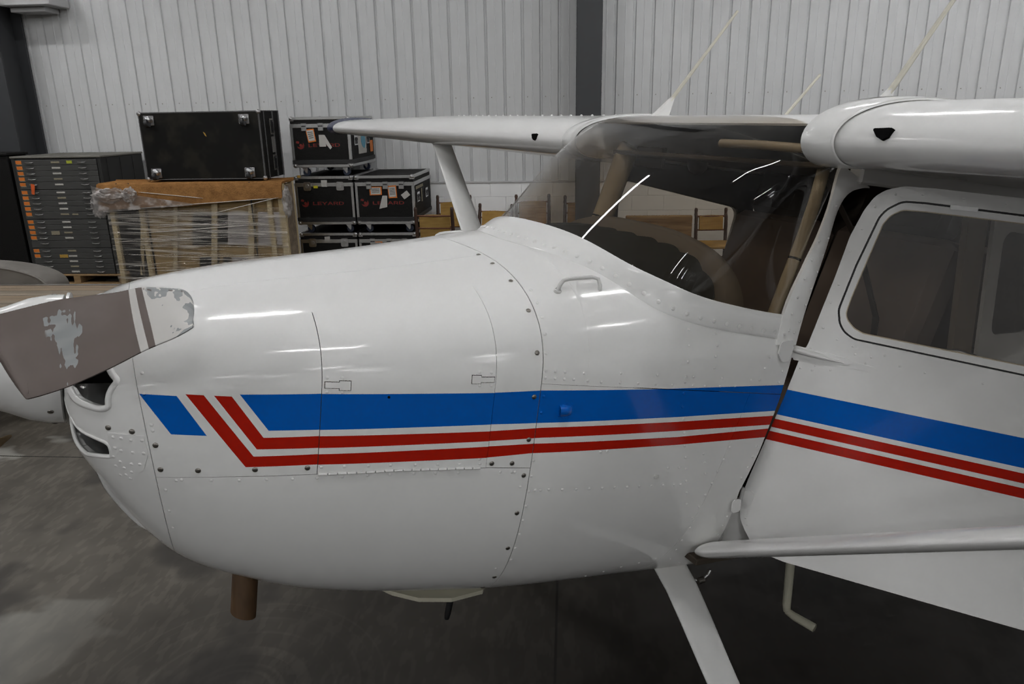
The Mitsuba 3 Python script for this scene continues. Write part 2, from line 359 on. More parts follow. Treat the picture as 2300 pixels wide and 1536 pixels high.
AIR = thing('airplane', 'white single-engine high-wing airplane with blue and red stripes, bent propeller blade and open cabin door', 'airplane')
def ap(name, mesh, mat, smooth=35, label=None, parent=None, **kw): return part(parent or AIR, name, mesh, mat, smooth, plane=True, label=label, **kw)

xs_nose = lambda z: -.0917 - .1667 * z                        # the nose bowl's slanted rear seam
ZH = lambda x: np.interp(x, [.03, .15, .33, .51, .70, .82], [-.702, -.694, -.685, -.680, -.682, -.689])
z_door = lambda x: np.interp(x, [.33, .72], [-.363, -.292])
y_ct = lambda x: np.interp(x, [-.1, .114, .257, .402, .82], [.112, .113, .116, .128, .16])
tH = lambda x: th_z(x, ZH(x)); tD = lambda x: th_z(x, z_door(x)); tC = lambda x: th_y(x, y_ct(x))
# upper cowling
ap('top_cowl_panel', cat([panel(xs_nose, .8142, 0, tC, 90, 14), panel(xs_nose, .8142, 0, tC, 90, 14, side=-1)]), 'paint_striped')
side_front = panel(xs_nose, .332, tC, tH, 60, 110); above = panel(.3298, .7052, tC, tD, 50, 40); band = panel(.703, .8142, tC, tH, 24, 110)
uc = ap('upper_cowl', cat([side_front, above, band, panel(xs_nose, .8142, tC, tH, 90, 60, side=-1)]), 'paint_striped', label='upper engine cowling with screw-held lower edge')
acc = ap('access_door', panel(.332, .703, tD, tH, 60, 90, proud=.0012), 'paint_striped', label='hinged oil access door on the side of the cowling')
lc = ap('lower_cowl', cat([panel(xs_nose, .8142, tH, math.pi, 90, 90), panel(xs_nose, .8142, tH, math.pi, 90, 60, side=-1)]), 'paint_striped')
# piano hinge under the access door
hp = np.array([skin_pt(x, float(ZH(x)) + .0005)[0] + skin_pt(x, float(ZH(x)))[1] * .0022 for x in np.linspace(.334, .690, 19)])
for i in range(18):
    ap('hinge_knuckle', tube(np.linspace(hp[i] + (hp[i + 1] - hp[i]) * .05, hp[i] + (hp[i + 1] - hp[i]) * .93, 3), .0034, 8), 'paint_rivet', parent=acc)
def surf_plate(pts, mat, name, parent, h=.0015, **kw):
    """A small plate lying on the side skin and following it, from its (x, z) outline."""
    g = sg.Polygon(pts); rim = np.array(g.segmentize(.006).exterior.coords)[:-1]; x0_, z0_, x1_, z1_ = g.bounds
    gx_, gz_ = np.meshgrid(np.arange(x0_, x1_, .006), np.arange(z0_, z1_, .006)); q = np.stack([gx_.ravel(), gz_.ravel()], -1)
    q = q[shapely.contains_xy(g.buffer(-.002), q[:, 0], q[:, 1])]; V = np.vstack([rim, q]); T_ = Delaunay(V).simplices
    T_ = T_[shapely.contains_xy(g, *V[T_].mean(1).T)]; pn = [skin_pt(*v) for v in V]; P = np.array([p + n * h for p, n in pn]); Q = np.array([p - n * .002 for p, n in pn[:len(rim)]])
    c = np.cross(P[T_[:, 1]] - P[T_[:, 0]], P[T_[:, 2]] - P[T_[:, 0]]); T_ = np.where((c * pn[0][1]).sum(1)[:, None] < 0, T_[:, ::-1], T_)
    k = np.arange(len(rim)); k2 = (k + 1) % len(rim); o = len(P); F_ = np.vstack([T_, np.stack([k, k + o, k2], -1), np.stack([k2, k + o, k2 + o], -1)])
    return ap(name, trimesh.Trimesh(np.vstack([P, Q]), F_, process=False), mat, 30, parent=parent, **kw)
for pts in ([(.338, -.479), (.367, -.479), (.367, -.476), (.389, -.476), (.389, -.495), (.367, -.495), (.367, -.491), (.338, -.491)],
            [(.648, -.461), (.668, -.461), (.668, -.465), (.699, -.465), (.699, -.476), (.668, -.476), (.668, -.479), (.648, -.479)]):
    g = sg.Polygon(pts)
    surf_plate(list(g.buffer(.0012, join_style=2).exterior.coords)[:-1], 'liner_dark', 'latch_gap', acc, .0016)
    surf_plate(list(g.exterior.coords)[:-1], 'paint_white', 'latch', acc, .0028)
def disc_on(x, z, r, mat, name, parent, h):
    p, n = skin_pt(x, z); return ap(name, cyl(r, h, p + n * (h / 2 - .001), n, 12), mat, True, parent=parent)
disc_on(.469, -.510, .0028, 'opening_shade', 'drain_hole', acc, .003)
ap('seam_strip', panel(.800, .830, 0, math.pi, 6, 160, gap=0, proud=-.0030), 'liner_grey'); ap('seam_strip', panel(.800, .830, 0, math.pi, 6, 160, gap=0, proud=-.0030, side=-1), 'liner_grey')
ap('seam_strip', panel(lambda z: xs_nose(z) - .004, lambda z: xs_nose(z) + .02, .3, math.pi, 6, 120, gap=0, proud=-.0030), 'liner_grey')
# dark structure behind the cowling sheets
th = np.linspace(-math.pi, math.pi, 121); xx = np.concatenate([np.linspace(-.02, .86, 40), np.linspace(.88, 1.46, 30)])
Pl = S(xx[:, None] * np.ones((1, 121)), np.broadcast_to(th, (70, 121))); ctr = np.stack([Pl[..., 0], 0 * Pl[..., 0], fzw(Pl[..., 0])], -1)
Pl2 = ctr + (Pl - ctr) * .978
sel = 40
ap('engine_bay_liner', gridmesh(Pl2[:sel, :-1], closed_v=True), 'liner_grey', True)
fire = (lambda P: np.stack([P[:, 0], 0 * P[:, 1], fzw(P[:, 0])], -1) * [1, 1, 1] + (P - np.stack([P[:, 0], 0 * P[:, 1], fzw(P[:, 0])], -1)) * .975)(S(.79, th[:-1])); ap('firewall', prism([(q[1], q[2]) for q in fire], .004, (.79, 0, 0), (0, 1, 0), (0, 0, 1)), 'liner_dark', False)
# nose bowl: hollow shell with two cooling inlets and a lower inlet
xn = np.array([-.145, -.142, -.137, -.13, -.118, -.10, -.08, -.06, -.04, -.02, 0, .02, .04, .06, .08, .10, .12]); thn = np.linspace(0, 2 * np.pi, 97)[:-1]
def nose_solid(k, x0):
    x = np.maximum(xn, x0); P = S(x[:, None] * np.ones((1, 96)), np.broadcast_to(np.where(thn > np.pi, thn - 2 * np.pi, thn), (len(x), 96)))
    c_ = np.stack([P[..., 0], 0 * P[..., 0], fzw(P[..., 0])], -1); P = c_ + (P - c_) * k; P[:, :, 0] = (xn + (x0 + .145))[:, None]
    return man(capped(P))
def hole(y0, y1, z0, z1, r):
    g = sg.box(y0 + r, z0 + r, y1 - r, z1 - r).buffer(r, quad_segs=6)
    return man(prism(g, .4, (-.32, 0, 0), (0, 1, 0), (0, 0, 1)))
bowl = nose_solid(1, -.145) - nose_solid(.965, -.132)
cutn = np.array([1, 0, .1667]); bowl = bowl.trim_by_plane((-cutn / np.linalg.norm(cutn)).tolist(), (.0917 + .0004) / np.linalg.norm(cutn))
IN1 = [sg.Polygon(q).buffer(-.011).buffer(.011, quad_segs=6) for q in ([(-.17, -.455), (-.26, -.462), (-.335, -.475), (-.372, -.500), (-.374, -.563), (-.30, -.546), (-.17, -.508)], [(.17, -.455), (.26, -.462), (.335, -.475), (.372, -.500), (.374, -.563), (.30, -.546), (.17, -.508)], [(-.12, -.575), (-.20, -.582), (-.30, -.602), (-.366, -.632), (-.362, -.664), (-.30, -.680), (-.12, -.65)])]
for h_ in IN1: bowl = bowl - man(prism(h_, .4, (-.32, 0, 0), (0, 1, 0), (0, 0, 1)))
nb = ap('nose_bowl', unman(bowl), 'paint_striped', 32, label='front nose bowl with round-lipped air inlets')
def lip(g, rad, name):
    c = np.array(g.segmentize(.012).exterior.coords)[:-1]; pts = []
    for (y, z) in c:                                   # the lip follows the bowl's front surface
        lo, hi = -.145, .12
        for _ in range(30):
            mid = (lo + hi) / 2; t_ = float(th_z(mid, z)); ins = abs(S(mid, t_)[1]) > abs(y) and fzb(mid) < z < fzt(mid)
            lo, hi = (lo, mid) if ins else (mid, hi)
        pts.append((hi + .004, y, z))
    pts = np.array(pts + pts[:2]); ap(name, tube(pts, rad, 8), 'paint_white', True, parent=nb)
for h_, r_ in zip(IN1, (.007, .007, .005)): lip(h_, r_, 'inlet_lip')
ap('chin_lip', tube(np.array([skin_pt(x, z)[0] + [.0, .006, .0] for x, z in ((-.084, -.731), (-.066, -.775), (-.051, -.812), (-.034, -.845), (-.018, -.871), (-.002, -.895), (.012, -.912))]), [.003, .010, .011, .011, .010, .008, .002], 8), 'paint_white', True, parent=nb)
# firewall skins
LOWC = np.array([(.932, 0), (.936, -.06), (.942, -.12), (.953, -.18), (.970, -.24), (.992, -.30), (1.020, -.36), (1.050, -.415), (1.085, -.46), (1.125, -.491), (1.17, -.508), (1.236, -.521), (1.337, -.531), (1.446, -.537), (1.545, -.541)])
ylow = PC(LOWC[:, 0], -LOWC[:, 1])
tL = lambda x: np.where(x <= .932, 0.0, th_y(x, ylow(np.clip(x, .932, 1.6))))
XE = lambda z: np.interp(z, [-1.2, -.93, -.82, -.70, -.55, -.38, -.30], [1.487, 1.487, 1.489, 1.526, 1.560, 1.583, 1.59])
z_lap = lambda x: np.interp(x, [.815, 1.1, 1.45, 1.6], [-.481, -.500, -.526, -.537])
tLap = lambda x: th_z(x, z_lap(x))
def boot(side):
    a = panel(.815, .933, 0, tLap, 16, 100, side=side, gap=.0008)
    b = panel(.9315, XE, tL, tLap, 110, 70, side=side, gap=.0008)
    return cat([a, b])
bu = ap('firewall_skin_upper', cat([boot(1), boot(-1)]), 'paint_striped')
xsl = lambda z: np.interp(z, [-1.19, -1.12, -1.08, -.994, -.885, -.677, -.52], [1.20, 1.27, 1.298, 1.327, 1.358, 1.408, 1.45])
bl = ap('firewall_skin_lower', cat([panel(.815, xsl, tLap, math.pi, 70, 90, gap=.0006), panel(.815, 1.5, tLap, math.pi, 40, 60, side=-1)]), 'paint_striped')
ba = ap('door_post_skin', panel(xsl, XE, tLap, lambda x: th_z(x, np.maximum(fzb(x) + .012, -1.185)), 40, 90, gap=.0006, thick=.004), 'paint_striped')
ap('belly_skin', cat([panel(1.49, 2.6, lambda x: th_z(x, -1.045), math.pi, 30, 40, gap=0), panel(1.49, 2.6, lambda x: th_z(x, -1.045), math.pi, 30, 40, gap=0, side=-1)]), 'paint_striped')

# ------------------------------------------------------------------ windshield and its base trim
GL = np.array([(1.040, 0, -.178), (1.043, -.13, -.179), (1.050, -.25, -.187), (1.066, -.35, -.205), (1.10, -.425, -.228), (1.16, -.475, -.252), (1.23, -.502, -.276), (1.33, -.516, -.297), (1.44, -.523, -.313), (1.53, -.526, -.322)])
def arcpar(P): 
    d = np.r_[0, np.cumsum(np.linalg.norm(np.diff(P, axis=0), axis=1))]; return CubicSpline(d / d[-1], P)
cGL = arcpar(GL)
lowpts = np.array([S(x, float(tL(x))) if x > .9325 else np.array([.932, 0, float(fzt(.932))]) for x in np.interp(np.linspace(0, 1, 40) ** 1.6, [0, 1], [.932, 1.545])])
cLOW = arcpar(lowpts)
s_ = np.linspace(0, 1, 60)
LO = cLOW(s_); GLp = cGL(s_)
LOx = np.concatenate([LO[::-1] * [1, 1, 1], (LO * [1, -1, 1])[1:]]); GLx = np.concatenate([GLp[::-1], (GLp * [1, -1, 1])[1:]])
def trimsheet():
    lo = LOx + 0; out = np.stack([0 * lo[:, 0], lo[:, 1], 0 * lo[:, 0] + .25], -1); out /= np.linalg.norm(out, axis=1, keepdims=True)
    d = LOx - GLx; d /= np.linalg.norm(d, axis=1, keepdims=True)
    rows = [LOx + d * .004 + out * .0015, LOx + out * .004]
    for t in (.2, .4, .6, .8, 1.0): rows.append(LOx + (GLx - LOx) * t + out * (.004 + .011 * math.sin(t * math.pi * .5)))
    rows.append(GLx + out * .012 - d * .003)
    return np.stack(rows, 0)
TR = trimsheet()
ws_trim = ap('windshield_trim', shell(TR, .002, lambda P: np.stack([0 * P[..., 0] - .2, P[..., 1], 0 * P[..., 0] + .3], -1)), 'paint_white', 50)
# the windshield: a bulged sheet from the trim up to the wing's leading edge
TOPC = np.array([(1.535, 0, .197), (1.535, -.20, .197), (1.535, -.36, .194), (1.530, -.46, .186), (1.518, -.520, .167), (1.515, -.546, .138), (1.545, -.549, .103), (1.600, -.538, .077), (1.640, -.524, .058)])
cT = arcpar(TOPC)
ws = np.linspace(0, 1, 50); wt = np.linspace(0, 1, 36)[:, None, None]
B_ = cGL(ws); Tp = cT(ws)
B_ = np.concatenate([B_[::-1], (B_ * [1, -1, 1])[1:]]); Tp = np.concatenate([Tp[::-1], (Tp * [1, -1, 1])[1:]])
B_, Tp = gaussian_filter1d(B_, 3, axis=0, mode='nearest'), gaussian_filter1d(Tp, 2.5, axis=0, mode='nearest')
bul = np.stack([0 * B_[:, 0] - .6, B_[:, 1] * 1.3, 0 * B_[:, 0] + .75], -1); bul /= np.linalg.norm(bul, axis=1, keepdims=True)
amp = np.concatenate([np.interp(ws, [0, .4, .6, .8, .9, 1], [.050, .058, .06, .042, .02, .0])[::-1], np.interp(ws, [0, .4, .6, .8, .9, 1], [.050, .058, .06, .042, .02, .0])[1:]])
GLASS = B_[None] + (Tp - B_)[None] * wt + bul[None] * amp[None, :, None] * np.sin(np.pi * wt ** 1.45) ** .9
bsdf('glass_tint', {'type': 'thindielectric', 'int_ior': 1.5, 'specular_transmittance': rgb(.66, .60, .52)})
bsdf('glass_side', {'type': 'thindielectric', 'int_ior': 1.5, 'specular_transmittance': rgb(.86, .85, .83)})
ap('windshield', gridmesh(GLASS), 'glass_tint', True, label='smoke-tinted wraparound windshield')

# ------------------------------------------------------------------ door posts
PL = PC([0, .06, .33, .55, .76, .90, 1.0], [(1.512, -.395), (1.520, -.320), (1.565, -.187), (1.603, -.090), (1.625, .004), (1.633, .062), (1.640, .085)])
PR = PC([0, .06, .33, .55, .70, .78, .88, 1.0], [(1.584, -.395), (1.590, -.345), (1.607, -.257), (1.636, -.129), (1.653, -.034), (1.672, .004), (1.705, .026), (1.760, .036)])
for sgn in (-1, 1):
    t_ = np.linspace(0, 1, 40); q_ = np.linspace(0, 1, 8)[None, :, None]; G2 = PL(t_)[:, None] * (1 - q_) + PR(t_)[:, None] * q_
    yy_ = np.interp(G2[..., 1], [-.40, .06], [-.5515, -.532]) + .004 * (q_[..., 0] - .5) ** 2 * 4
    m = shell(np.stack([G2[..., 0], yy_, G2[..., 1]], -1), .012, lambda P: np.stack([0 * P[..., 0], -1 + 0 * P[..., 0], 0 * P[..., 0]], -1))
    dp = ap('door_post', m if sgn < 0 else mirror(m), 'paint_white', 40)
    if sgn < 0: DPOST = dp
plastic('post_beige', (.58, .50, .36), .3)
for sgn in (-1, 1):
    ip = np.array([(1.535, .487 * sgn, -.36), (1.566, .485 * sgn, -.24), (1.598, .482 * sgn, -.12), (1.622, .478 * sgn, -.02), (1.640, .470 * sgn, .07), (1.648, .455 * sgn, .10)])
    ap('interior_post', tube(ip, .017 if sgn < 0 else .040, 12), 'post_beige', True, label='beige interior windshield post')
    ap('interior_post_joint', tube(ip[1:3] * [1, 1, 1] + (ip[2] - ip[1]) * np.array([[.55], [-.40]]), .0176 if sgn < 0 else .0408, 12), 'liner_dark', True)

# ------------------------------------------------------------------ wings
def airfoil(n=56, t=.144, m=.022, p=.4):
    b = np.linspace(0, np.pi, n); x = (1 - np.cos(b)) / 2
    yt = 5 * t * (.2969 * np.sqrt(x) - .126 * x - .3516 * x ** 2 + .2843 * x ** 3 - .1036 * x ** 4)
    yc = np.where(x < p, m / p ** 2 * (2 * p * x - x ** 2), m / (1 - p) ** 2 * (1 - 2 * p + 2 * p * x - x ** 2))
    lo = 1 - .42 * np.clip((x - .025) / .10, 0, 1)
    return np.concatenate([np.stack([x, yc + yt], -1)[::-1], np.stack([x, yc - yt * lo], -1)[1:-1]])
AF = airfoil()
def wing_sections(ys, xle, ch, zle, tk):
    a = math.radians(1.5); P = []
    for y, x0, c, z0, k in zip(ys, xle, ch, zle, tk):
        q = AF * [c, c * k]; q = np.stack([q[:, 0] * math.cos(a) + q[:, 1] * math.sin(a), -q[:, 0] * math.sin(a) + q[:, 1] * math.cos(a)], -1)
        P.append(np.stack([x0 + q[:, 0], 0 * q[:, 0] + y, z0 + q[:, 1]], -1))
    return np.array(P)
for sgn, dih, zl in ((-1, .004, .133), (1, .003, .103)):
    ys = np.array([.562, .60, .70, 1.0, 1.5, 2.0, 2.55, 2.6, 3.4, 4.2, 5.06])
    f = np.clip((ys - 2.6) / 2.6, 0, 1)
    Pw = wing_sections(ys * sgn, 1.472 + .10 * f, 1.63 - .50 * f, zl + dih * (ys - .55), 1 + .05 * f)
    wk = ap('wing', capped(Pw), 'paint_white', 30, label='left wing reaching out of the picture' if sgn < 0 else 'right wing with blue tip')
    ye = np.array([5.06, 5.18, 5.32, 5.44, 5.54, 5.58]); f = np.clip((ye - 2.6) / 2.6, 0, 1); k = np.array([1, 1.02, 1.0, .92, .66, .30])
    Pt = wing_sections(ye * sgn, 1.472 + .10 * f + (1 - k) * .35, (1.63 - .50 * f) * (1 - (1 - k) * .55), zl + dih * (ye - .55) + (1 - k) * .01, (1.05 - .05 * f) * k * np.where(ye > 5.1, 1.25, 1.05))
    ap('wing_tip', capped(Pt), 'navy_tip', 40, parent=wk, label='dark blue wing tip cap')
    # root cuff over the leading edge
    nA = len(AF); ids = [i for i in range(nA) if AF[i, 0] < .33]
    yc = np.array([.554, .560, .60, .640, .642]) * sgn
    Pc = wing_sections(yc, [1.462, 1.443, 1.448, 1.455, 1.464], [1.66, 1.70, 1.69, 1.67, 1.65], [zl] * 5, ([1.0, 1.04, 1.04, 1.03, 1.0] if sgn < 0 else [.98, 1.0, 1.0, .99, .98]))[:, ids]
    ap('root_cuff', shell(Pc, .004, lambda P: P - np.array([2.0, 0, .14]) * 1.0 - np.stack([0 * P[..., 0], P[..., 1], 0 * P[..., 0]], -1)), 'paint_white', 40, parent=wk)
    # cabin air vent in the leading edge, landing-gear-side stall of rivets
    vc = .762 if sgn < 0 else .905
    vq = [(-.026, .013), (.026, .015), (.021, -.006), (.008, -.013), (-.008, -.006)]
    ap('air_vent', prism(rounded([(-a, b) for a, b in vq], .003), .014, (1.4665, vc * sgn, .147 if sgn < 0 else .108), (0, 1, 0), (.22, 0, .97)), 'opening_shade', False, parent=wk)  # black plate stands for the shade inside the open vent
    for j, yy in enumerate(np.arange(.70, 2.5, .09)):
        if sgn > 0: 
            ap('rivet', trimesh.creation.icosphere(1, .006).apply_translation(wing_sections([yy], [1.472], [1.63], [zl + dih * (yy - .55)], [1])[0][np.argmin(np.abs(AF[:56, 0] - .16))]), 'paint_rivet', True, parent=wk)
# strut fairing bulge under the far and near wing
for sgn in (-1, 1):
    a_, b_ = np.array([1.416, .505 * sgn, -1.012]), np.array([1.623, 2.5 * sgn, .105])
    if sgn < 0: b_[2] = .14
    d = (b_ - a_) / np.linalg.norm(b_ - a_); ch = np.array([1.0, 0, -.02]); ch -= d * (ch @ d); ch /= np.linalg.norm(ch); th_ = np.cross(d, ch)
    u = np.linspace(0, 2 * np.pi, 33)[:-1]; w_ = (1 - np.cos(u)) / 2
    sec = np.stack([(w_ - .35) * .125, np.sign(np.sin(u)) * .062 * 1.15 * np.sqrt(w_) * (1 - w_ ** 1.6) ** .8 * .62], -1)
    tt = np.array([0, .002, .006, .012, .02, .03, .2, .5, .8, .97, 1.0]); sc_ = np.array([.1, .45, .7, .88, .97, 1, 1, 1, 1, 1, 1])
    ap('wing_strut', sweep(a_ + (b_ - a_) * tt[:, None] * 1.0, sec[None] * sc_[:, None, None], ch, th_), 'paint_white', 40, label='streamlined white wing strut')
# cabin roof between the wings and a beige header inside
ysr = np.linspace(-.56, .56, 9); up = [i for i in range(len(AF)) if i < 56 and .040 < AF[i, 0] < .99]
Pr = wing_sections(ysr, [1.472] * 9, [1.63] * 9, [.102] * 9, [1.0] * 9)[:, up]
ap('cabin_roof', shell(Pr, .006, lambda P: np.stack([0 * P[..., 0], 0 * P[..., 0], 1 + 0 * P[..., 0]], -1)), 'paint_white', 40)
fabric_dark = matte('trim_brown', (.060, .050, .040)); matte('headliner', (.09, .078, .064)); matte('seat_cloth', (.21, .17, .148)); matte('seat_dark', (.065, .056, .050))
ap('headliner', box2((1.60, -.50, .070), (3.1, .50, .085), .005), 'headliner', False)
ap('header_bar', tube(np.array([(1.585, -.44, .118), (1.580, -.28, .122), (1.580, -.12, .122)]), .013, 10), 'post_beige', True)
def blob(size, c): return trimesh.creation.icosphere(3, .5).apply_scale(size).apply_translation(c)
ap('sun_visor', cbox((.02, .17, .075), (1.70, .395, .070), .034), 'seat_dark', 40); ap('compass', blob((.07, .075, .075), (1.75, .18, .062)), 'seat_dark', True)

# ------------------------------------------------------------------ cabin
WIN_R = rounded([(1.665, -.02), (1.70, -.36), (2.26, -.38), (2.30, -.09)], .04)
side_poly = sg.Polygon([(1.50, -1.05), (1.50, -.50), (1.56, -.36), (1.66, .03), (1.74, .075), (3.25, .06), (3.25, -.95), (2.6, -1.05)])
side_poly = side_poly.difference(WIN_R); rearw = rounded([(2.36, -.04), (2.43, -.37), (2.60, -.36), (2.80, -.25), (2.79, -.06)], .035)
side_poly = side_poly.difference(rearw)
ap('right_cabin_side', prism(side_poly, .012, (0, .552, 0), (1, 0, 0), (0, 0, 1)), 'paint_white', False)
ap('right_cabin_lining', prism(side_poly.intersection(sg.box(1.62, -1, 3.2, .06)), .01, (0, .532, 0), (1, 0, 0), (0, 0, 1)), 'trim_brown', False)
ap('right_door_pane', prism(WIN_R.buffer(.004), .003, (0, .545, 0), (1, 0, 0), (0, 0, 1)), 'glass_side', False)
ap('right_rear_pane', prism(rearw.buffer(.004), .003, (0, .545, 0), (1, 0, 0), (0, 0, 1)), 'glass_side', False)
left_rear = sg.Polygon([(2.285, .06), (2.40, -.50), (2.45, -1.05), (2.6, -1.05), (3.25, -.95), (3.25, .06)]).difference(rearw)
lr = ap('left_cabin_side', prism(left_rear, .012, (0, -.540, 0), (1, 0, 0), (0, 0, 1)), 'paint_striped', False)
ap('left_rear_pane', prism(rearw.buffer(.006), .003, (0, -.546, 0), (1, 0, 0), (0, 0, 1)), 'glass_side', False)
matte('jamb_taupe', (.30, .255, .205))
ap('door_jamb', prism([(2.185, .06), (2.30, -.50), (2.34, -1.0), (2.445, -1.0), (2.395, -.50), (2.280, .06)], .02, (0, -.515, 0), (1, 0, 0), (0, 0, 1)), 'jamb_taupe', False)
ap('door_header', box2((1.70, -.545, .042), (3.2, -.500, .105), .006), 'paint_white', False)
ap('door_sill', box2((1.515, -.478, -1.05), (2.46, -.40, -.915), .01), 'paint_white', False)
ap('cabin_floor', box2((1.40, -.52, -1.05), (3.2, .52, -1.03), .003), 'trim_brown', False)
ap('rear_bulkhead', box2((3.15, -.5, -1.03), (3.17, .5, .08), .003), 'trim_brown', False)
ap('left_side_lining', prism([(2.46, .05), (2.46, -1.0), (3.14, -.95), (3.14, .05)], .008, (0, -.52, 0), (1, 0, 0), (0, 0, 1), ) if False else prism(sg.Polygon([(2.40, -.42), (2.46, -1.0), (3.14, -.95), (3.14, -.42)]), .008, (0, -.52, 0), (1, 0, 0), (0, 0, 1)), 'trim_brown', False)
ap('instrument_panel', prism([(-.49, -1.0), (.49, -1.0), (.49, -.36), (.30, -.20), (-.30, -.20), (-.49, -.36)], .02, (1.375, 0, 0), (0, 1, 0), (0, 0, 1)), 'seat_dark', False)
# glareshield: dark pad with a scalloped rear edge, then the beige hood
matte('pad_dark', (.030, .032, .030)); plastic('hood_beige', (.20, .175, .145), .5)
yy = np.linspace(-1, 1, 91)
def arch(y, half, ztop, zside, n): return zside + (ztop - zside) * np.clip(1 - np.abs(y / half) ** n, 0, 1) ** (1 / n)
rows = []
gx = np.interp(np.abs(yy), [0, .3, .5, .7, .85, .95, 1], [1.055, 1.065, 1.08, 1.12, 1.2, 1.3, 1.33]); gz = np.interp(gx, [1.05, 1.1, 1.2, 1.33], [-.192, -.232, -.278, -.31])
ex = 1.335 + .012 * np.abs(np.sin(yy * 9 * np.pi / 2)); ey = yy * .465; ez = arch(ey, .468, -.176, -.34, 3.2) + .006 * np.abs(np.sin(yy * 9 * np.pi / 2))
for t in np.linspace(0, 1, 14):
    rows.append(np.stack([gx + (ex - gx) * t, (yy * .475) * (1 - t) + ey * t, gz * (1 - t) + ez * t + .012 * np.sin(np.pi * t) * (1 - yy ** 4)], -1))
ap('glareshield_pad', shell(np.array(rows), .01, lambda P: np.stack([0 * P[..., 0], 0 * P[..., 0], 1 + 0 * P[..., 0]], -1)), 'pad_dark', 50)
hy = yy * .503
P0 = np.stack([0 * yy + 1.350, yy * .468, arch(yy * .468, .470, -.188, -.42, 3.0)], -1); P1 = np.stack([0 * yy + 1.375, yy * .490, arch(yy * .490, .492, -.145, -.42, 3.0)], -1); P2_ = np.stack([0 * yy + 1.405, hy, arch(hy, .505, -.138, -.42, 3.0)], -1); P3_ = np.stack([0 * yy + 1.43, yy * .50, arch(yy * .50, .502, -.146, -.42, 3.0)], -1)
ap('panel_hood', shell(np.array([P0, P1, P2_, P3_]), .008, lambda P: np.stack([0 * P[..., 0] - .6, P[..., 1], .5 + 0 * P[..., 0]], -1)), 'hood_beige', 60, label='beige padded hood above the instrument panel')
def seat(y):
    sk = ap('seat', cat([cbox((.46, .46, .16), (1.98, y, -.72), .05), cbox((.05, .36, .25), (1.98, y, -.91), .01)]), 'seat_cloth', 40, label='brown cloth front seat with headrest')
    c = cbox((.13, .45, .60), (0, 0, .30), .05); M = trimesh.transformations.rotation_matrix(math.radians(14), (0, 1, 0)); c.apply_transform(M); c.apply_translation((2.16, y, -.68)); ap('seat_back', c, 'seat_cloth', 40, parent=sk)
    h = cbox((.10, .34, .21), (0, 0, .705), .045); h.apply_transform(M); h.apply_translation((2.16, y, -.68)); ap('headrest', h, 'seat_dark', 40, parent=sk)
    for q in (-.07, .07):
        r = cyl(.007, .12, (0, q, .57)); r.apply_transform(M); r.apply_translation((2.16, y, -.68)); ap('headrest_post', r, 'steel_bright', True, parent=sk)
seat(-.25); seat(.27)
rs = ap('rear_seat', cat([cbox((.45, .95, .16), (2.75, 0, -.74), .05), box2((2.6, -.4, -1.03), (2.9, .4, -.8), .01)]), 'seat_cloth', 40); c = cbox((.14, .95, .60), (0, 0, .3), .05); c.apply_transform(trimesh.transformations.rotation_matrix(math.radians(12), (0, 1, 0))); c.apply_translation((2.95, 0, -.72)); ap('seat_back', c, 'seat_cloth', 40, parent=rs)
belt = np.array([(1.70, -.43, .05), (1.86, -.45, -.12), (2.02, -.44, -.34), (2.10, -.40, -.52)])
ap('shoulder_belt', sweep(belt, np.array([(-.022, -.002), (.022, -.002), (.022, .002), (-.022, .002)]), (.5, .85, 0), (.7, -.4, .6)), 'seat_dark', False)
# tail cone beyond the cabin
xt = np.linspace(3.2, 6.4, 12); tk = np.linspace(0, 1, 12); tht = np.linspace(0, 2 * np.pi, 41)[:-1]
Ptail = np.stack([xt[:, None] + 0 * tht, (.535 - .44 * tk)[:, None] * np.sign(np.sin(tht)) * np.abs(np.sin(tht)) ** .8, (-.45 + .30 * tk)[:, None] + (.50 - .36 * tk)[:, None] * np.sign(np.cos(tht)) * np.abs(np.cos(tht)) ** .8], -1)
ap('tail_cone', capped(Ptail), 'paint_striped', 40)
ap('tail_fin', prism([(5.2, .0), (6.2, .95), (6.65, .95), (6.45, -.1)], .08, (0, .04, 0), (1, 0, 0), (0, 0, 1)), 'paint_white', False)
for sgn in (-1, 1): ap('tailplane', box2((5.75, .02 if sgn > 0 else -1.6, .0), (6.45, 1.6 if sgn > 0 else -.02, .07), .03), 'paint_white', False)

# ------------------------------------------------------------------ the open cabin door
dfront = [(-.009, -.853), (.000, -.80), (.028, -.658), (.049, -.55), (.068, -.433), (.081, -.391), (.113, -.197), (.127, -.092), (.147, -.022), (.165, .015), (.188, .034), (.226, .047), (.291, .049)]
dbot = [(.92, -1.029), (.1366, -1.030), (.075, -1.022), (.044, -1.003), (.015, -.966), (-.002, -.936), (-.009, -.90)]
drear = [(.80, .045), (.86, .02), (.885, -.03), (.94, -.55), (.955, -.98), (.945, -1.02)]
DOOR_OUT = sg.Polygon(dfront + drear + dbot).buffer(-.05).buffer(.05, quad_segs=10)
SEAL = sg.Polygon([(.135, -.285), (.154, -.164), (.183, -.034), (.197, -.012), (.229, .012), (.282, .014), (.78, .006), (.815, -.02), (.845, -.34), (.82, -.375), (.58, -.373), (.188, -.358), (.161, -.343), (.145, -.322)]).buffer(-.045).buffer(.045, quad_segs=10)
GLS = sg.Polygon([(.156, -.290), (.161, -.247), (.179, -.145), (.196, -.051), (.209, -.027), (.234, -.010), (.286, -.008), (.76, -.012), (.785, -.035), (.815, -.31), (.79, -.35), (.574, -.349), (.208, -.338), (.183, -.328), (.162, -.308)]).buffer(-.035).buffer(.035, quad_segs=10)
def dprism(poly, thick, off=0.0): return prism(poly, thick, DORG + DNRM * off, DDIR, (0, 0, 1))
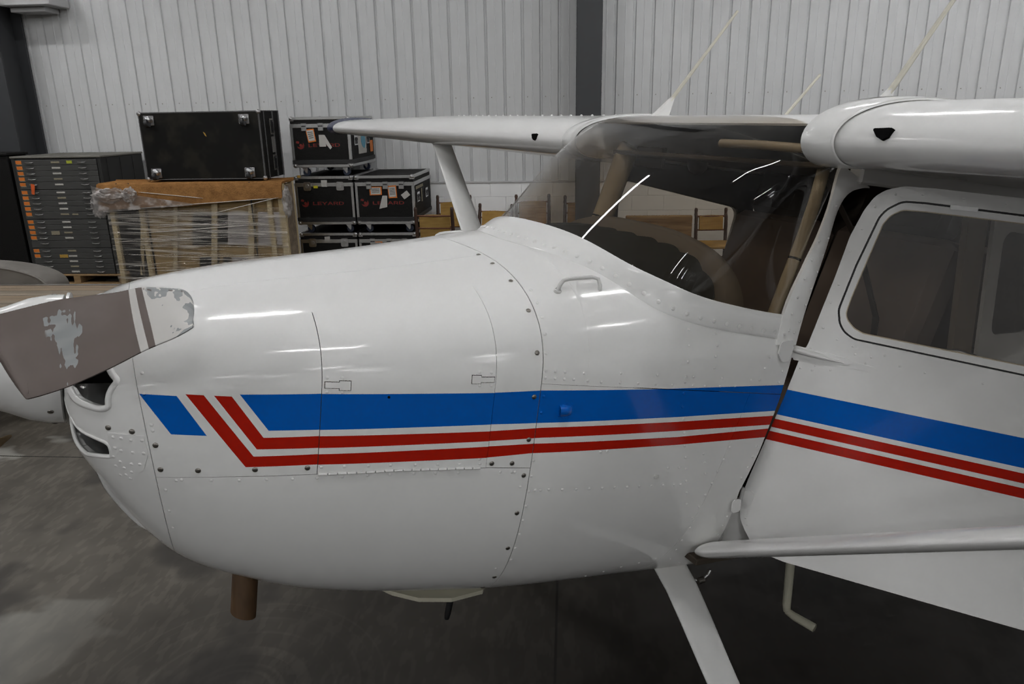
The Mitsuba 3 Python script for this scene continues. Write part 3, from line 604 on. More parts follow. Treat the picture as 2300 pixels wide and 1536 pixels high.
# DDIR x Z = DNRM; which side faces outboard?
osg = -1.0 if DNRM[1] > 0 else 1.0
door = ap('cabin_door', dprism(DOOR_OUT.difference(SEAL.buffer(.0)), -osg * .022), 'paint_door', False, label='left cabin door standing open')
inner = DOOR_OUT.buffer(-.018).difference(SEAL.buffer(.03))
ap('door_lining', dprism(inner, .012, -osg * .034) if osg > 0 else dprism(inner, .012, .022), 'jamb_taupe', False, parent=door)
SEALB = SEAL.buffer(.0)
ap('window_seal', dprism(SEALB.difference(SEAL.buffer(-.005)), -osg * .018, -osg * .003), 'rubber_black', False, parent=door)
wf = ap('window_frame', dprism(SEAL.buffer(-.005).difference(GLS), -osg * .016, osg * .001), 'paint_white', False, parent=door)
ap('window_pane', dprism(GLS.buffer(.003), .003, -osg * .007), 'glass_side', False, parent=door)
ap('window_weatherstrip', dprism(GLS.buffer(.001).difference(GLS.buffer(-.0025)), .003, -osg * .004), 'post_beige', False, parent=door)
ap('window_latch', dprism(sg.box(.335, .004, .395, .014), osg * .006, 0), 'alu', False, parent=door)
ap('handle_pull', tube(np.array([DORG + DDIR * s + np.array([0, 0, z]) - DNRM * osg * o for s, z, o in ((.40, -.372, .03), (.405, -.352, .045), (.44, -.348, .05), (.475, -.352, .045), (.48, -.372, .03))]), .006, 8), 'alu', True, parent=door)
def dpt(s, z, o=0.0): return DORG + DDIR * s + np.array([0, 0, z]) + DNRM * osg * o
# upper hinge: strap, knuckle and the leaf on the post
strap = rounded([(.012, -.400), (.03, -.398), (.19, -.410), (.196, -.4215), (.185, -.4275), (.012, -.437)], .003)
uh = ap('upper_hinge', dprism(strap, osg * .004), 'paint_white', False, parent=door)
ap('strap_rib', tube(np.array([dpt(.035, -.411, .003), dpt(.06, -.412, .007), (dpt(.12, -.4165, .007)), dpt(.178, -.423, .003)]), [.004, .0085, .0075, .002], 10), 'paint_white', True, parent=uh)
ap('knuckle', tube(np.array([dpt(.004, -.397, .004), dpt(.004, -.438, .004)]), .007, 10), 'paint_rivet', True, parent=uh)
ap('pin', tube(np.array([dpt(.004, -.438, .004), dpt(.004, -.447, .004)]), .0035, 8), 'steel_screw', True, parent=uh)
ap('doubler', dprism(rounded([(.06, -.405), (.25, -.420), (.262, -.428), (.255, -.4335), (.20, -.4345), (.05, -.441)], .004), osg * .0015), 'paint_white', False, parent=uh)
ap('hinge_leaf', prism(rounded([(1.518, -.385), (1.558, -.378), (1.566, -.40), (1.560, -.437), (1.535, -.440), (1.516, -.418)], .008), .004, (0, -.5535, 0), (1, 0, 0), (0, 0, 1)), 'paint_white', False)
lh = ap('lower_hinge', dprism(rounded([(-.006, -.846), (.012, -.842), (.022, -.850), (.022, -.880), (.010, -.888), (-.006, -.886)], .006), osg * .003), 'paint_white', False, parent=door)
ap('knuckle', tube(np.array([dpt(-.010, -.838, .003), dpt(-.012, -.882, .003)]), .006, 10), 'paint_rivet', True, parent=lh)
ap('hinge_leaf', prism(rounded([(1.460, -.838), (1.490, -.836), (1.493, -.874), (1.463, -.877)], .009), .004, (0, -.5495, 0), (1, 0, 0), (0, 0, 1)), 'paint_white', False)
RIV = trimesh.creation.icosphere(2, 1.0); RIV.vertices[:, 2] = np.maximum(RIV.vertices[:, 2], -.05); RIV.vertices[:, 2] *= .42
RIVP = mikit.ply(RIV, 'paint_striped', smooth=60); RIVD = mikit.ply(RIV, 'paint_door', smooth=60)
SCRP = mikit.ply(cat([moved(RIV, np.diag([1, 1, 1.0, 1]))]), 'steel_screw', smooth=60)
def pin(name, parent, p, n, r, ply=None):
    """A rivet or screw head seated at p, its axis along n (aircraft axes)."""
    n = n / np.linalg.norm(n); a = np.cross(n, [0, 0, 1.0]); a = np.array([1.0, 0, 0]) if np.linalg.norm(a) < .05 else a / np.linalg.norm(a); b = np.cross(n, a)
    M = np.eye(4); M[:3, :3] = (np.stack([a, b, n], -1) * r); M[:3, 3] = p; Wm = np.eye(4); Wm[:3, :3] = AM.T; Wm[:3, 3] = AO
    k = key_for(parent + '__' + name); scene[k] = {**(ply or RIVP), 'to_world': mat4(Wm @ M)}
for s0, z0 in [(.03, -.55), (.033, -.60), (.022, -.66), (.012, -.715), (.004, -.77), (.001, -.815), (.055, -.48), (.075, -.46), (.105, -.46), (.09, -.40), (.11, -.34), (.115, -.27), (.125, -.22), (.135, -.13), (.152, -.07), (.17, -.01), (.21, .025), (.27, .032), (.36, .032), (.45, .030), (.012, -.93), (.02, -.95), (.15, -.365), (.19, -.375), (.24, -.395), (.27, -.385), (.31, -.405), (.37, -.41), (.23, -.415), (.50, -.41), (.20, -.395), (.11, -.445), (.15, -.45)]:
    if not DOOR_OUT.buffer(-.005).contains(sg.Point(s0, z0)): continue
    pin('rivet', door, dpt(s0, z0, .0), DNRM * osg, .0032, RIVD)

# ------------------------------------------------------------------ rivets and screws of the body
def on_skin(lst, parent, r=.0037, ply=None, name='rivet', lift=0.0):
    for x, z in lst:
        p, n = skin_pt(x / 1000, z / 1000); pin(name, parent, p + n * lift, n, r, ply)
SCREWS = [(831, -248), (825, -256), (819, -279), (809, -328), (803, -411), (805, -512), (801, -616), (799, -707), (794, -809), (793, -915), (799, -1025), (803, -1090), (716, -672), (766, -674)]
on_skin([(800, z) for _, z in SCREWS[:12]] + SCREWS[12:], uc, .0058, SCRP, 'screw', .0005)
on_skin([(34, -683), (103, -681), (210, -675), (312, -670), (25, -628)], uc, .0058, SCRP, 'screw', .0005)
on_skin([(-59, -597), (-17, -601)], nb, .0058, SCRP, 'screw', .0005)
on_skin([(18, -584), (20, -596), (2, -482), (5, -520)], uc)
on_skin([(63, -707), (73, -705), (128, -703), (181, -701), (233, -698), (284, -696), (333, -694), (384, -692), (437, -690), (485, -690), (538, -690), (587, -691), (639, -692), (740, -695), (769, -697), (776, -697), (44, -732), (51, -788), (59, -838), (796, -737), (790, -988)], lc, .0034)
on_skin([(340, -668), (387, -667), (437, -667), (484, -667), (538, -668), (589, -669), (639, -670), (685, -659), (687, -671), (342, -470), (372, -470), (342, -500), (372, -500), (664, -455), (692, -455), (666, -484), (694, -484)], acc, .0036, lift=.0011)
pp = surf_plate([(-.060, -.607), (.004, -.609), (.012, -.648), (.004, -.685), (-.017, -.716), (-.040, -.720), (-.056, -.690)], 'paint_white', 'patch_plate', nb, .0016)
for x, z in [(-50, -616), (-36, -617), (-18, -619), (1, -618), (-47, -640), (-36, -645), (-15, -647), (4, -647), (-50, -662), (-38, -672), (-46, -684), (-31, -686), (-18, -674), (-3, -673), (-18, -694), (-38, -706), (-28, -703), (-20, -711)]:
    p, n = skin_pt(x / 1000, z / 1000); pin('rivet', pp, p + n * .0014, n, .0038)
on_skin([(831, -291), (829, -313), (827, -339), (824, -372), (822, -412), (822, -451), (847, -452), (872, -454), (922, -457), (1025, -460), (1133, -467), (1223, -475), (1247, -475), (823, -467), (848, -469), (872, -471), (897, -472), (934, -476), (972, -480), (1025, -483), (1078, -487), (1132, -491), (1184, -494), (1223, -488), (1250, -498), (1289, -501), (1340, -504), (1342, -482), (1391, -507), (1443, -489), (1473, -490), (1484, -458), (1496, -428), (1546, -499), (1551, -468), (1560, -438), (1223, -357), (1223, -395), (1223, -435), (1310, -366), (1313, -396), (1311, -424), (1311, -453)], bu)
on_skin([(824, -511), (823, -551), (1225, -518), (1228, -554), (1238, -588), (1249, -626), (820, -670), (820, -710), (820, -751), (836, -749), (851, -750), (873, -750), (910, -753), (949, -756), (986, -758), (1024, -760), (1062, -762), (1100, -765), (1138, -767), (1176, -769), (1214, -771), (1251, -774), (1272, -775), (1288, -767), (1218, -722), (1255, -724), (1278, -730), (1269, -696), (1258, -662), (1000, -660), (1019, -659), (1300, -802), (1312, -840), (820, -791), (820, -832), (820, -874), (820, -918), (820, -958), (1297, -1040), (1246, -1049), (1194, -1059), (1147, -1074), (1104, -1093)], bl)
on_skin([(1327, -690), (1338, -717), (1350, -750)], bl)
on_skin([(1347, -889), (1358, -854), (1368, -817), (1379, -782), (1390, -747), (1402, -712), (1414, -678), (1352, -924), (1345, -968), (1347, -1006), (1353, -1050), (1511, -683), (1505, -713), (1497, -745), (1484, -777), (1474, -901), (1472, -933), (1470, -966), (1410, -1085), (1450, -1100)], ba)
disc_on(1.184, -.743, .0065, 'paint_rivet', 'plug', bl, .004)
# fasteners along the windshield trim
cum = np.linspace(0, 1, len(TR[0]))
for i in range(46):
    u_ = .02 + .96 * i / 45; k_ = u_ * (TR.shape[1] - 1); j = int(k_); f_ = k_ - j
    if j >= TR.shape[1] - 1: j, f_ = TR.shape[1] - 2, 1.0
    row = TR[2] * (1 - f_) + np.roll(TR[2], -1, 0) * f_; q = row[j]; lo = TR[1][j]; t1 = TR[2][min(j + 1, TR.shape[1] - 1)] - TR[2][j]; n = np.cross(t1, TR[3][j] - TR[1][j]); n *= np.sign(n[2] + 1e-9)
    pin('rivet', ws_trim, q - n / np.linalg.norm(n) * .0003, n, .0058)
# door post rivets
for x, z in [(1.668, -.035), (1.650, -.07), (1.632, -.105), (1.622, -.15), (1.612, -.195), (1.600, -.24), (1.590, -.285), (1.578, -.33), (1.600, -.115), (1.585, -.165), (1.570, -.215), (1.556, -.265), (1.545, -.31), (1.640, -.02), (1.545, -.355), (1.565, -.36), (1.53, -.365)]:
    if z > -.09 and x > 1.64: continue
    y = np.interp(z, [-.40, .06], [-.5515, -.532]); pin('rivet', DPOST, np.array([x, y - .0005, z]), np.array([0, -1.0, 0]), .0036)
# ------------------------------------------------------------------ small fittings
plastic('handle_white', (.70, .70, .68), .15)
for sgn in (1, -1):
    path = np.array([(.893, -.428, -.288), (.898, -.430, -.270), (.908, -.425, -.262), (.925, -.423, -.258), (.985, -.428, -.251), (1.000, -.433, -.254), (1.003, -.441, -.270), (1.003, -.442, -.285)]); path[:, 1] *= sgn
    gh = ap('grab_handle', tube(path, .0048, 10), 'handle_white', True, label='small white grab handle')
    for q in (path[0], path[-1]):
        ap('handle_foot', lathe([(.001, -.012), (.010, -.010), (.0095, .002), (.004, .004)], q + [0, 0, .0], (0, -.5 * sgn, .85), 12), 'handle_white', True, parent=gh)
# fuel drain scoop on the blue stripe
p, n = skin_pt(.885, -.548); sc_ = []
th_ = np.linspace(0, np.pi, 13)
Psc = np.array([[p + np.array([dx, 0, 0]) + np.array([0, 0, 1.0]) * (math.cos(t) * r) + n * (math.sin(t) * d_ - .002) for t in th_] for dx, r, d_ in ((-.017, .014, .013), (.0, .0145, .013), (.012, .013, .009), (.019, .010, .002))])
vs = ap('vent_scoop', shell(Psc, .0015, lambda P: np.broadcast_to(n, P.shape)), 'paint_blue', 50, label='small blue vent scoop on the stripe')
ap('scoop_base', cyl(.019, .002, p + n * .0006 + [.002, 0, 0], n, 24), 'paint_blue', 40, parent=vs)
ap('scoop_mouth', prism([(math.cos(t) * .0135, math.sin(t) * .012 - .002) for t in th_], .003, p + np.array([-.012, 0, 0]), (0, 0, 1), n), 'opening_shade', False, parent=vs)
# exhaust stack, drain tube, cowl flap, gear leg, brake line, step
def rust(p, n_, uv): return mix((.045, .030, .020), (.17, .095, .045), fbm(p.x * 22, p.y * 22, p.z * 9, 4))
bsdf('rusty_pipe', {'type': 'twosided', 'bsdf': {'type': 'roughplastic', 'alpha': .35, 'diffuse_reflectance': proc(rust)}})
th_ = np.arange(24) * 2 * np.pi / 24; eo = []
for k_, (z0, r) in enumerate(((-.95, .033), (-1.250, .033), (-1.250, .0295), (-.97, .0295))):
    eo.append([(.247 + math.cos(t) * r + (-.006 if k_ in (1, 2) else 0), -.10 + math.sin(t) * r, z0 - (.010 * math.cos(t) if k_ in (1, 2) else 0)) for t in th_])
ap('exhaust_stack', gridmesh(np.array(eo), closed_v=True), 'rusty_pipe', 40, label='rusty brown exhaust stack under the cowling')
ap('drain_tube', tube(np.array([(.848, -.1, -1.16), (.846, -.1, -1.30), (.840, -.1, -1.365), (.838, -.1, -1.385)]), [.0105, .0105, .010, .007], 10), 'rubber_black', True, label='short black drain tube')
plastic('cream_flap', (.56, .54, .43), .2)
fl = sg.Polygon([(.56, -.20), (.60, -.255), (.66, -.300), (.745, -.325), (.84, -.318), (.862, -.29), (.862, .30), (.60, .26), (.56, .2)])
flm = prism(fl, .012, (0, 0, 0), (1, 0, 0), (0, 1, 0)); v = flm.vertices; v[:, 2] += -1.162 - .005 * np.sin(np.clip((v[:, 0] - .56) / .30, 0, 1) * np.pi); ap('cowl_flap', flm, 'cream_flap', False, label='cream cowl flap under the cowling')
def proj(q):
    v = (P2W(q) - CAM) @ RW; return v[:2] / v[2] * FPX + [W / 2, H / 2]
def gear(sgn):
    ys = np.array([.20, .30, .40, .50, .62, .75, .95, 1.15]); zs = np.array([-1.155, -1.172, -1.205, -1.25, -1.315, -1.39, -1.505, -1.60]); xs = []
    xs = np.array([1.500, 1.492, 1.478, 1.462, 1.447, 1.437, 1.430, 1.428])
    P = np.stack([xs, -ys, zs], -1); t = np.gradient(P, axis=0); t /= np.linalg.norm(t, axis=1, keepdims=True)
    wd = np.interp(ys, [.2, .4, .75, 1.15], [.13, .118, .098, .08]); hh = .020; R_ = []
    for p_, t_, w_ in zip(P, t, wd):
        nn = np.cross(t_, [1.0, 0, 0]); nn /= np.linalg.norm(nn)
        R_.append([p_ + np.array([w_ / 2 * math.copysign(abs(math.cos(a)) ** .55, math.cos(a)), 0, 0]) + nn * hh / 2 * math.copysign(abs(math.sin(a)) ** .8, math.sin(a)) for a in np.arange(20) * 2 * np.pi / 20])
    m = capped(np.array(R_)); zf = (-2.0 + .1392 * 1.43) / .9903
    wheel = cat([lathe([(.06, -.07), (.11, -.075), (.165, -.06), (.19, -.03), (.195, 0), (.19, .03), (.165, .06), (.11, .075), (.06, .07)], (1.43, -1.24, zf + .196), (0, 1, 0), 36)])
    hub = lathe([(.01, -.05), (.10, -.05), (.11, -.04), (.11, .04), (.10, .05), (.01, .05)], (1.43, -1.24, zf + .196), (0, 1, 0), 24)
    ax = cyl(.02, .2, (1.43, -1.17, zf + .196), (0, 1, 0)); f = (lambda q: q) if sgn < 0 else mirror
    g = ap('gear_leg', f(m), 'paint_white', 40, label='white spring landing gear leg'); ap('axle', f(ax), 'alu', 40, parent=g); ap('tire', f(wheel), 'rubber_black', 40, parent=g); ap('wheel_hub', f(hub), 'paint_white', 40, parent=g)
gear(-1); gear(1)
bk = ap('brake_line', tube(np.array([(1.545, -.30, -1.215), (1.565, -.34, -1.228), (1.59, -.36, -1.222), (1.615, -.36, -1.205), (1.62, -.36, -1.19)]), .006, 8), 'alu', True)
ap('brake_fitting', cyl(.011, .022, (1.588, -.36, -1.222), (1, 0, .2), 10), 'steel_screw', 40, parent=bk)
stp = np.array([(2.035, -.295, -1.10), (2.062, -.296, -1.28), (2.088, -.296, -1.445), (2.092, -.300, -1.468), (2.098, -.33, -1.472), (2.117, -.405, -1.472)])
ap('entry_step', cat([tube(stp[:4], [.016, .016, .015, .013], 10), tube(stp[3:], [.013, .015, .016], 10)]), 'cream_flap', True, label='bent tube entry step below the door')
# antennas
plastic('whip_cream', (.84, .81, .70), .3)
def whip(base, tip, r0, r1, fin, nm='whip_antenna'):
    base, tip = np.array(base, float), np.array(tip, float); d = tip - base; k_ = fin
    a = ap(nm, tube(np.array([base + d * k_ * .8, base + d * .5, tip]), [r0, (r0 + r1) / 2, r1], 8), 'whip_cream', True, label='slim cream whip antenna')
    q = base + d * k_; ap('base_fin', trimesh.convex.convex_hull(np.array([base + [-.035, -.012, -.01], base + [-.035, .012, -.01], base + [.03, -.012, -.01], base + [.03, .012, -.01], q + [-.008, -.006, 0], q + [-.008, .006, 0], q + [.006, -.006, .004], q + [.006, .006, .004]])), 'paint_white', False, parent=a)
whip((1.757, .45, .232), (2.042, .45, .646), .008, .005, .16)
whip((2.213, .3, .262), (2.372, .3, .456), .0065, .005, .05)
whip((1.757, -.5, .236), (2.03, -.5, .655), .0085, .005, .145)
# ------------------------------------------------------------------ spinner and propeller
SP = np.array([-.158, 0, -.56])
sp = ap('spinner', lathe([(.140, .004), (.150, 0), (.149, -.03), (.140, -.07), (.123, -.11), (.100, -.17), (.075, -.23), (.045, -.28), (.010, -.31)], SP, (1, 0, 0), 48), 'paint_white', 30, label='white propeller spinner')
ap('back_plate', cyl(.155, .006, SP + [.010, 0, 0], (1, 0, 0), 40), 'alu', 40, parent=sp)
ap('propeller_shaft', cyl(.06, .12, SP + [.06, 0, 0], (1, 0, 0), 20), 'liner_dark', 40, parent=sp)
for a in np.arange(0, 2 * np.pi, np.pi / 5):
    for dx in (-.022,): 
        d = np.array([.04, math.cos(a), math.sin(a)]); pin('screw', sp, SP + np.array([dx, math.cos(a) * .1496, math.sin(a) * .1496]), d, .0065, SCRP)
def blade_col(p, n_, uv):
    u, v = uv.x, uv.y
    q = noise(u * 14, v * 9, 3.) * .6 + noise(u * 40, v * 26, 5.) * .4
    c = mix((.125, .098, .086), (.14, .11, .098), noise(u * 30, v * 5, 1.))
    d = u - .027 * (1 - v)
    white = dr.clip((d - .878) / .001, 0, 1) * (1 - dr.clip((d - .892) / .001, 0, 1)) + dr.clip((d - .905) / .001, 0, 1)
    c = mix(c, (.74, .72, .69), dr.clip(white, 0, 1))
    streak = noise(u * 260, v * 5, 9.) * .25
    chip1 = smoothstep(.50, .53, q * .45 + streak + .50 * (1 - dr.abs(d - .762) / .035) * dr.clip(1.3 - dr.abs(v - .52) * 2.4, 0, 1) - .05) * smoothstep(.730, .736, d) * smoothstep(.815, .808, d)
    chip2 = smoothstep(.50, .53, noise(u * 90, v * 9, 3.) * .7 + noise(u * 240, v * 20, 6.) * .3 + .50 * smoothstep(.62, 1.0, v) - .36 + .10 * smoothstep(.05, .0, dr.abs(d - .955))) * smoothstep(.905, .918, d)
    chip3 = smoothstep(.50, .53, noise(u * 60, v * 12, 8.) * .8 + .45 * smoothstep(.972, 1.0, u) - .16) * smoothstep(.965, .975, u)
    grey = mix((.26, .28, .285), (.36, .37, .37), noise(u * 20, v * 20, 2.))
    c = mix(c, grey, dr.clip(chip1 + chip2 + chip3, 0, 1))
    edge = smoothstep(.03, .0, dr.abs(v - (.92 + .06 * noise(u * 200, 1., 1.)))) * smoothstep(.905, .91, d) * smoothstep(.5, .62, noise(u * 150, 3., 3.)) * smoothstep(.985, .97, u)
    return mix(c, (.06, .025, .012), edge * .8)
plastic('blade_paint', None, .22, proc(blade_col))
# near blade: bent aft, its broad face towards the left; lengthwise stations (centre, chord vector, half thickness)
BT = np.array([(-.24, -.10, -.50), (-.24, -.22, -.46), (-.24, -.34, -.41), (-.238, -.45, -.365), (-.234, -.52, -.342), (-.2262, -.555, -.3324), (-.2012, -.555, -.3250), (-.1647, -.555, -.3135), (-.1148, -.555, -.2993), (-.0384, -.555, -.2864), (.0102, -.555, -.276), (.0650, -.555, -.2785), (.0833, -.560, -.3040)])
BB = np.array([(-.22, -.02, -.57), (-.20, -.20, -.53), (-.176, -.40, -.48), (-.162, -.53, -.448), (-.154, -.64, -.425), (-.1559, -.675, -.430), (-.142, -.675, -.4265), (-.1297, -.675, -.4226), (-.1029, -.675, -.4128), (-.0449, -.675, -.384), (.0087, -.675, -.3534), (.0508, -.675, -.3331), (.0765, -.670, -.3175)])
bb = np.linspace(0, 1, 13); cb = PC(bb, BT), PC(bb, BB); uu = np.linspace(0, 1, 80); vv = (1 - np.cos(np.linspace(0, np.pi, 22))) / 2
Tt, Bb = cb[0](uu), cb[1](uu); F = Bb[:, None] + (Tt - Bb)[:, None] * vv[None, :, None]
N_ = gnormals(F); thk = np.interp(uu, [0, .3, .6, 1], [.034, .026, .016, .006])[:, None] * np.sqrt(np.clip(1 - (2 * vv - 1) ** 2, 0, 1))[None, :] + .001
F = F + N_ * (thk * .25)[..., None] ; G = F - N_ * thk[..., None]
ring = np.concatenate([F, G[:, -2:0:-1]], 1); uvr = np.concatenate([np.broadcast_to(vv, (80, 22)), np.broadcast_to(vv[-2:0:-1], (80, 20))], 1)
bl_m = capped(ring); dist = np.r_[0, np.cumsum(np.linalg.norm(np.diff((Tt + Bb) / 2, axis=0), axis=1))]; dist /= dist[-1]
uvs = np.stack([np.repeat(dist, 42), uvr.ravel()], -1); uvs = np.vstack([uvs, [[0, .5], [1, .5]]])
ap('propeller_blade', bl_m, 'blade_paint', True, uv=uvs, label='bent brown propeller blade with white tip bands and chipped paint', parent=AIR)
def mud(p, n_, uv): return mix((.10, .055, .02), (.30, .24, .16), fbm(p.x * 60, p.y * 60, p.z * 60, 3))
bsdf('blade_muddy', {'type': 'twosided', 'bsdf': {'type': 'diffuse', 'reflectance': proc(mud)}})
B2 = np.array([(-.30, -.05, -.60), (-.38, -.14, -.66), (-.40, -.16, -.70), (-.36, -.15, -.722), (-.31, -.13, -.725), (-.262, -.11, -.706)])
ap('propeller_blade', sweep(PC(np.linspace(0, 1, 6), B2)(np.linspace(0, 1, 24)), np.array([[(math.cos(a) * .035 * k_, math.sin(a) * .007) for a in np.arange(14) * 2 * np.pi / 14] for k_ in np.interp(np.linspace(0, 1, 24), [0, .7, .9, 1], [1, .9, .6, .25])]), (0, -.6, .8), (.9, .3, .2)), 'blade_muddy', True, label='torn muddy tip of the other bent propeller blade')

# ------------------------------------------------------------------ things along the back wall
def at(px, py, Y):
    """The point at depth Y under a pixel."""
    r = RW @ _ray(px, py); return CAM + r * (Y / r[1])
def wood_tex(c0, c1, sc=(3, 30, 30)):
    def f(p, n, uv):
        g = fbm(p.x * sc[0], p.y * sc[1], p.z * sc[2], 4); k = noise(p.x * sc[0] * 2, p.y * sc[1] * 4, p.z * sc[2] * 4)
        return mix(c0, c1, dr.clip(g * 1.3 - .2 + (k - .5) * .3, 0, 1))
    return proc(f)
matte('wood_pallet', tex=wood_tex((.16, .095, .045), (.38, .26, .14)))
matte('wood_pale', tex=wood_tex((.42, .33, .19), (.62, .52, .34), (30, 30, 3)))
matte('wood_grey', tex=wood_tex((.13, .11, .085), (.27, .23, .185), (1.5, 30, 30)))
matte('wood_rusty', tex=wood_tex((.15, .12, .09), (.30, .235, .17), (1.2, 24, 24)))
def speck(p, n, uv):
    v = noise(p.x * 160, p.y * 160, p.z * 160)
    return mix((.006, .0058, .0055), (.013, .0122, .0112), v)
plastic('case_black', None, .42, proc(speck), ior=1.28)
def scuff(p, n, uv):
    s = fbm(p.x * 7, p.y * 7, p.z * 5, 4); t = noise(p.x * 60, p.y * 9, p.z * 22)
    c = mix((.006, .0058, .005), (.020, .018, .013), smoothstep(.45, .75, s))
    return mix(c, (.07, .06, .045), smoothstep(.86, .93, t * .6 + s * .45) * .6)
plastic('case_scuffed', None, .4, proc(scuff), ior=1.28)
plastic('plastic_dark', (.02, .02, .021), .35)
plastic('wheel_blue', (.01, .018, .045), .25)
plastic('sticker_white', (.62, .60, .56), .3); plastic('sticker_orange', (.80, .22, .03), .3); plastic('sticker_print', (.22, .21, .20), .4); plastic('sticker_yellow', (.72, .64, .02), .3); plastic('sticker_blue', (.12, .38, .52), .3); plastic('print_red', (.25, .017, .011), .4); plastic('tape_amber', (.60, .36, .06), .4)
plastic('sticker_lime', (.55, .60, .05), .4); plastic('paper_aged', (.42, .37, .26), .5); plastic('tag_orange', (.80, .13, .02), .35)
def quad(pts3, thick=.0015, n=(0, -1.0, 0)):
    P = np.asarray(pts3, float); n = np.asarray(n); Q = P + n * thick; m = trimesh.convex.convex_hull(np.vstack([P - n * .001, Q])); return m
def face_sticker(parent, pxs, Y, name, mat, inner=None, lines=0, lift=0.0):
    P = np.array([at(a, b, Y - .0015 - lift) for a, b in pxs]); k = part(parent, name, quad(P), mat)
    if inner:
        c = P.mean(0); Q = c + (P - c) * .80 + [0, -.0016, 0]; part(k, 'paper', quad(Q, .001), inner)
        for i in range(lines):
            t0, t1 = .15 + .7 * i / lines, .15 + .7 * (i + .5) / lines
            L = [Q[0] + (Q[3] - Q[0]) * t0, Q[1] + (Q[2] - Q[1]) * t0, Q[1] + (Q[2] - Q[1]) * t1, Q[0] + (Q[3] - Q[0]) * t1]; L = np.array(L); cc = L.mean(0); L = cc + (L - cc) * [.75, 1, 1]
            part(k, 'print', quad(L + [0, -.0012, 0], .0006), 'sticker_print')
    return k
def icon_mesh(s):
    a = sg.Point(0, 0).buffer(.5, quad_segs=10).difference(sg.Point(-.16, .30).buffer(.50, quad_segs=10)); b = sg.Point(.02, .02).buffer(.20); c = sg.Point(-.32, .40).buffer(.17); d = sg.Polygon([(-.62, .50), (-.42, .62), (-.38, .36), (-.58, .28)])
    return shapely.affinity.scale(shapely.union_all([a, b, c, d]), s, s, origin=(0, 0))
import shapely.affinity
ICON = icon_mesh(.085)
EMBX = meshkit.text_mesh('LEYARD', .036, .0012, True); EMBX.vertices[:, 0] *= 2.0
def caster(parent, x, y, z, r=.043, sgn=1):
    """Swivel caster under a case: bracket and wheel (its top plate at z)."""
    k = part(parent, 'caster', cat([box2((x - .045, y - .04, z - .006), (x + .045, y + .04, z), .002), trimesh.convex.convex_hull(np.array([(x - .035, y - .022, z - .006), (x + .035, y - .022, z - .006), (x + .018 * sgn, y - .022, z - .075), (x - .035, y - .019, z - .006), (x + .035, y - .019, z - .006), (x + .018 * sgn, y - .019, z - .075), (x + .030 * sgn, y - .022, z - .06), (x + .030 * sgn, y - .019, z - .06)])), trimesh.convex.convex_hull(np.array([(x - .035, y + .022, z - .006), (x + .035, y + .022, z - .006), (x + .018 * sgn, y + .022, z - .075), (x - .035, y + .019, z - .006), (x + .035, y + .019, z - .006), (x + .018 * sgn, y + .019, z - .075), (x + .030 * sgn, y + .022, z - .06), (x + .030 * sgn, y + .019, z - .06)]))]), 'steel_bright', kind='stuff' if False else None)
    part(k, 'wheel', cyl(r, .034, (x + .018 * sgn, y, z - .10 + r), (0, 1, 0), 18), 'wheel_blue', 40)
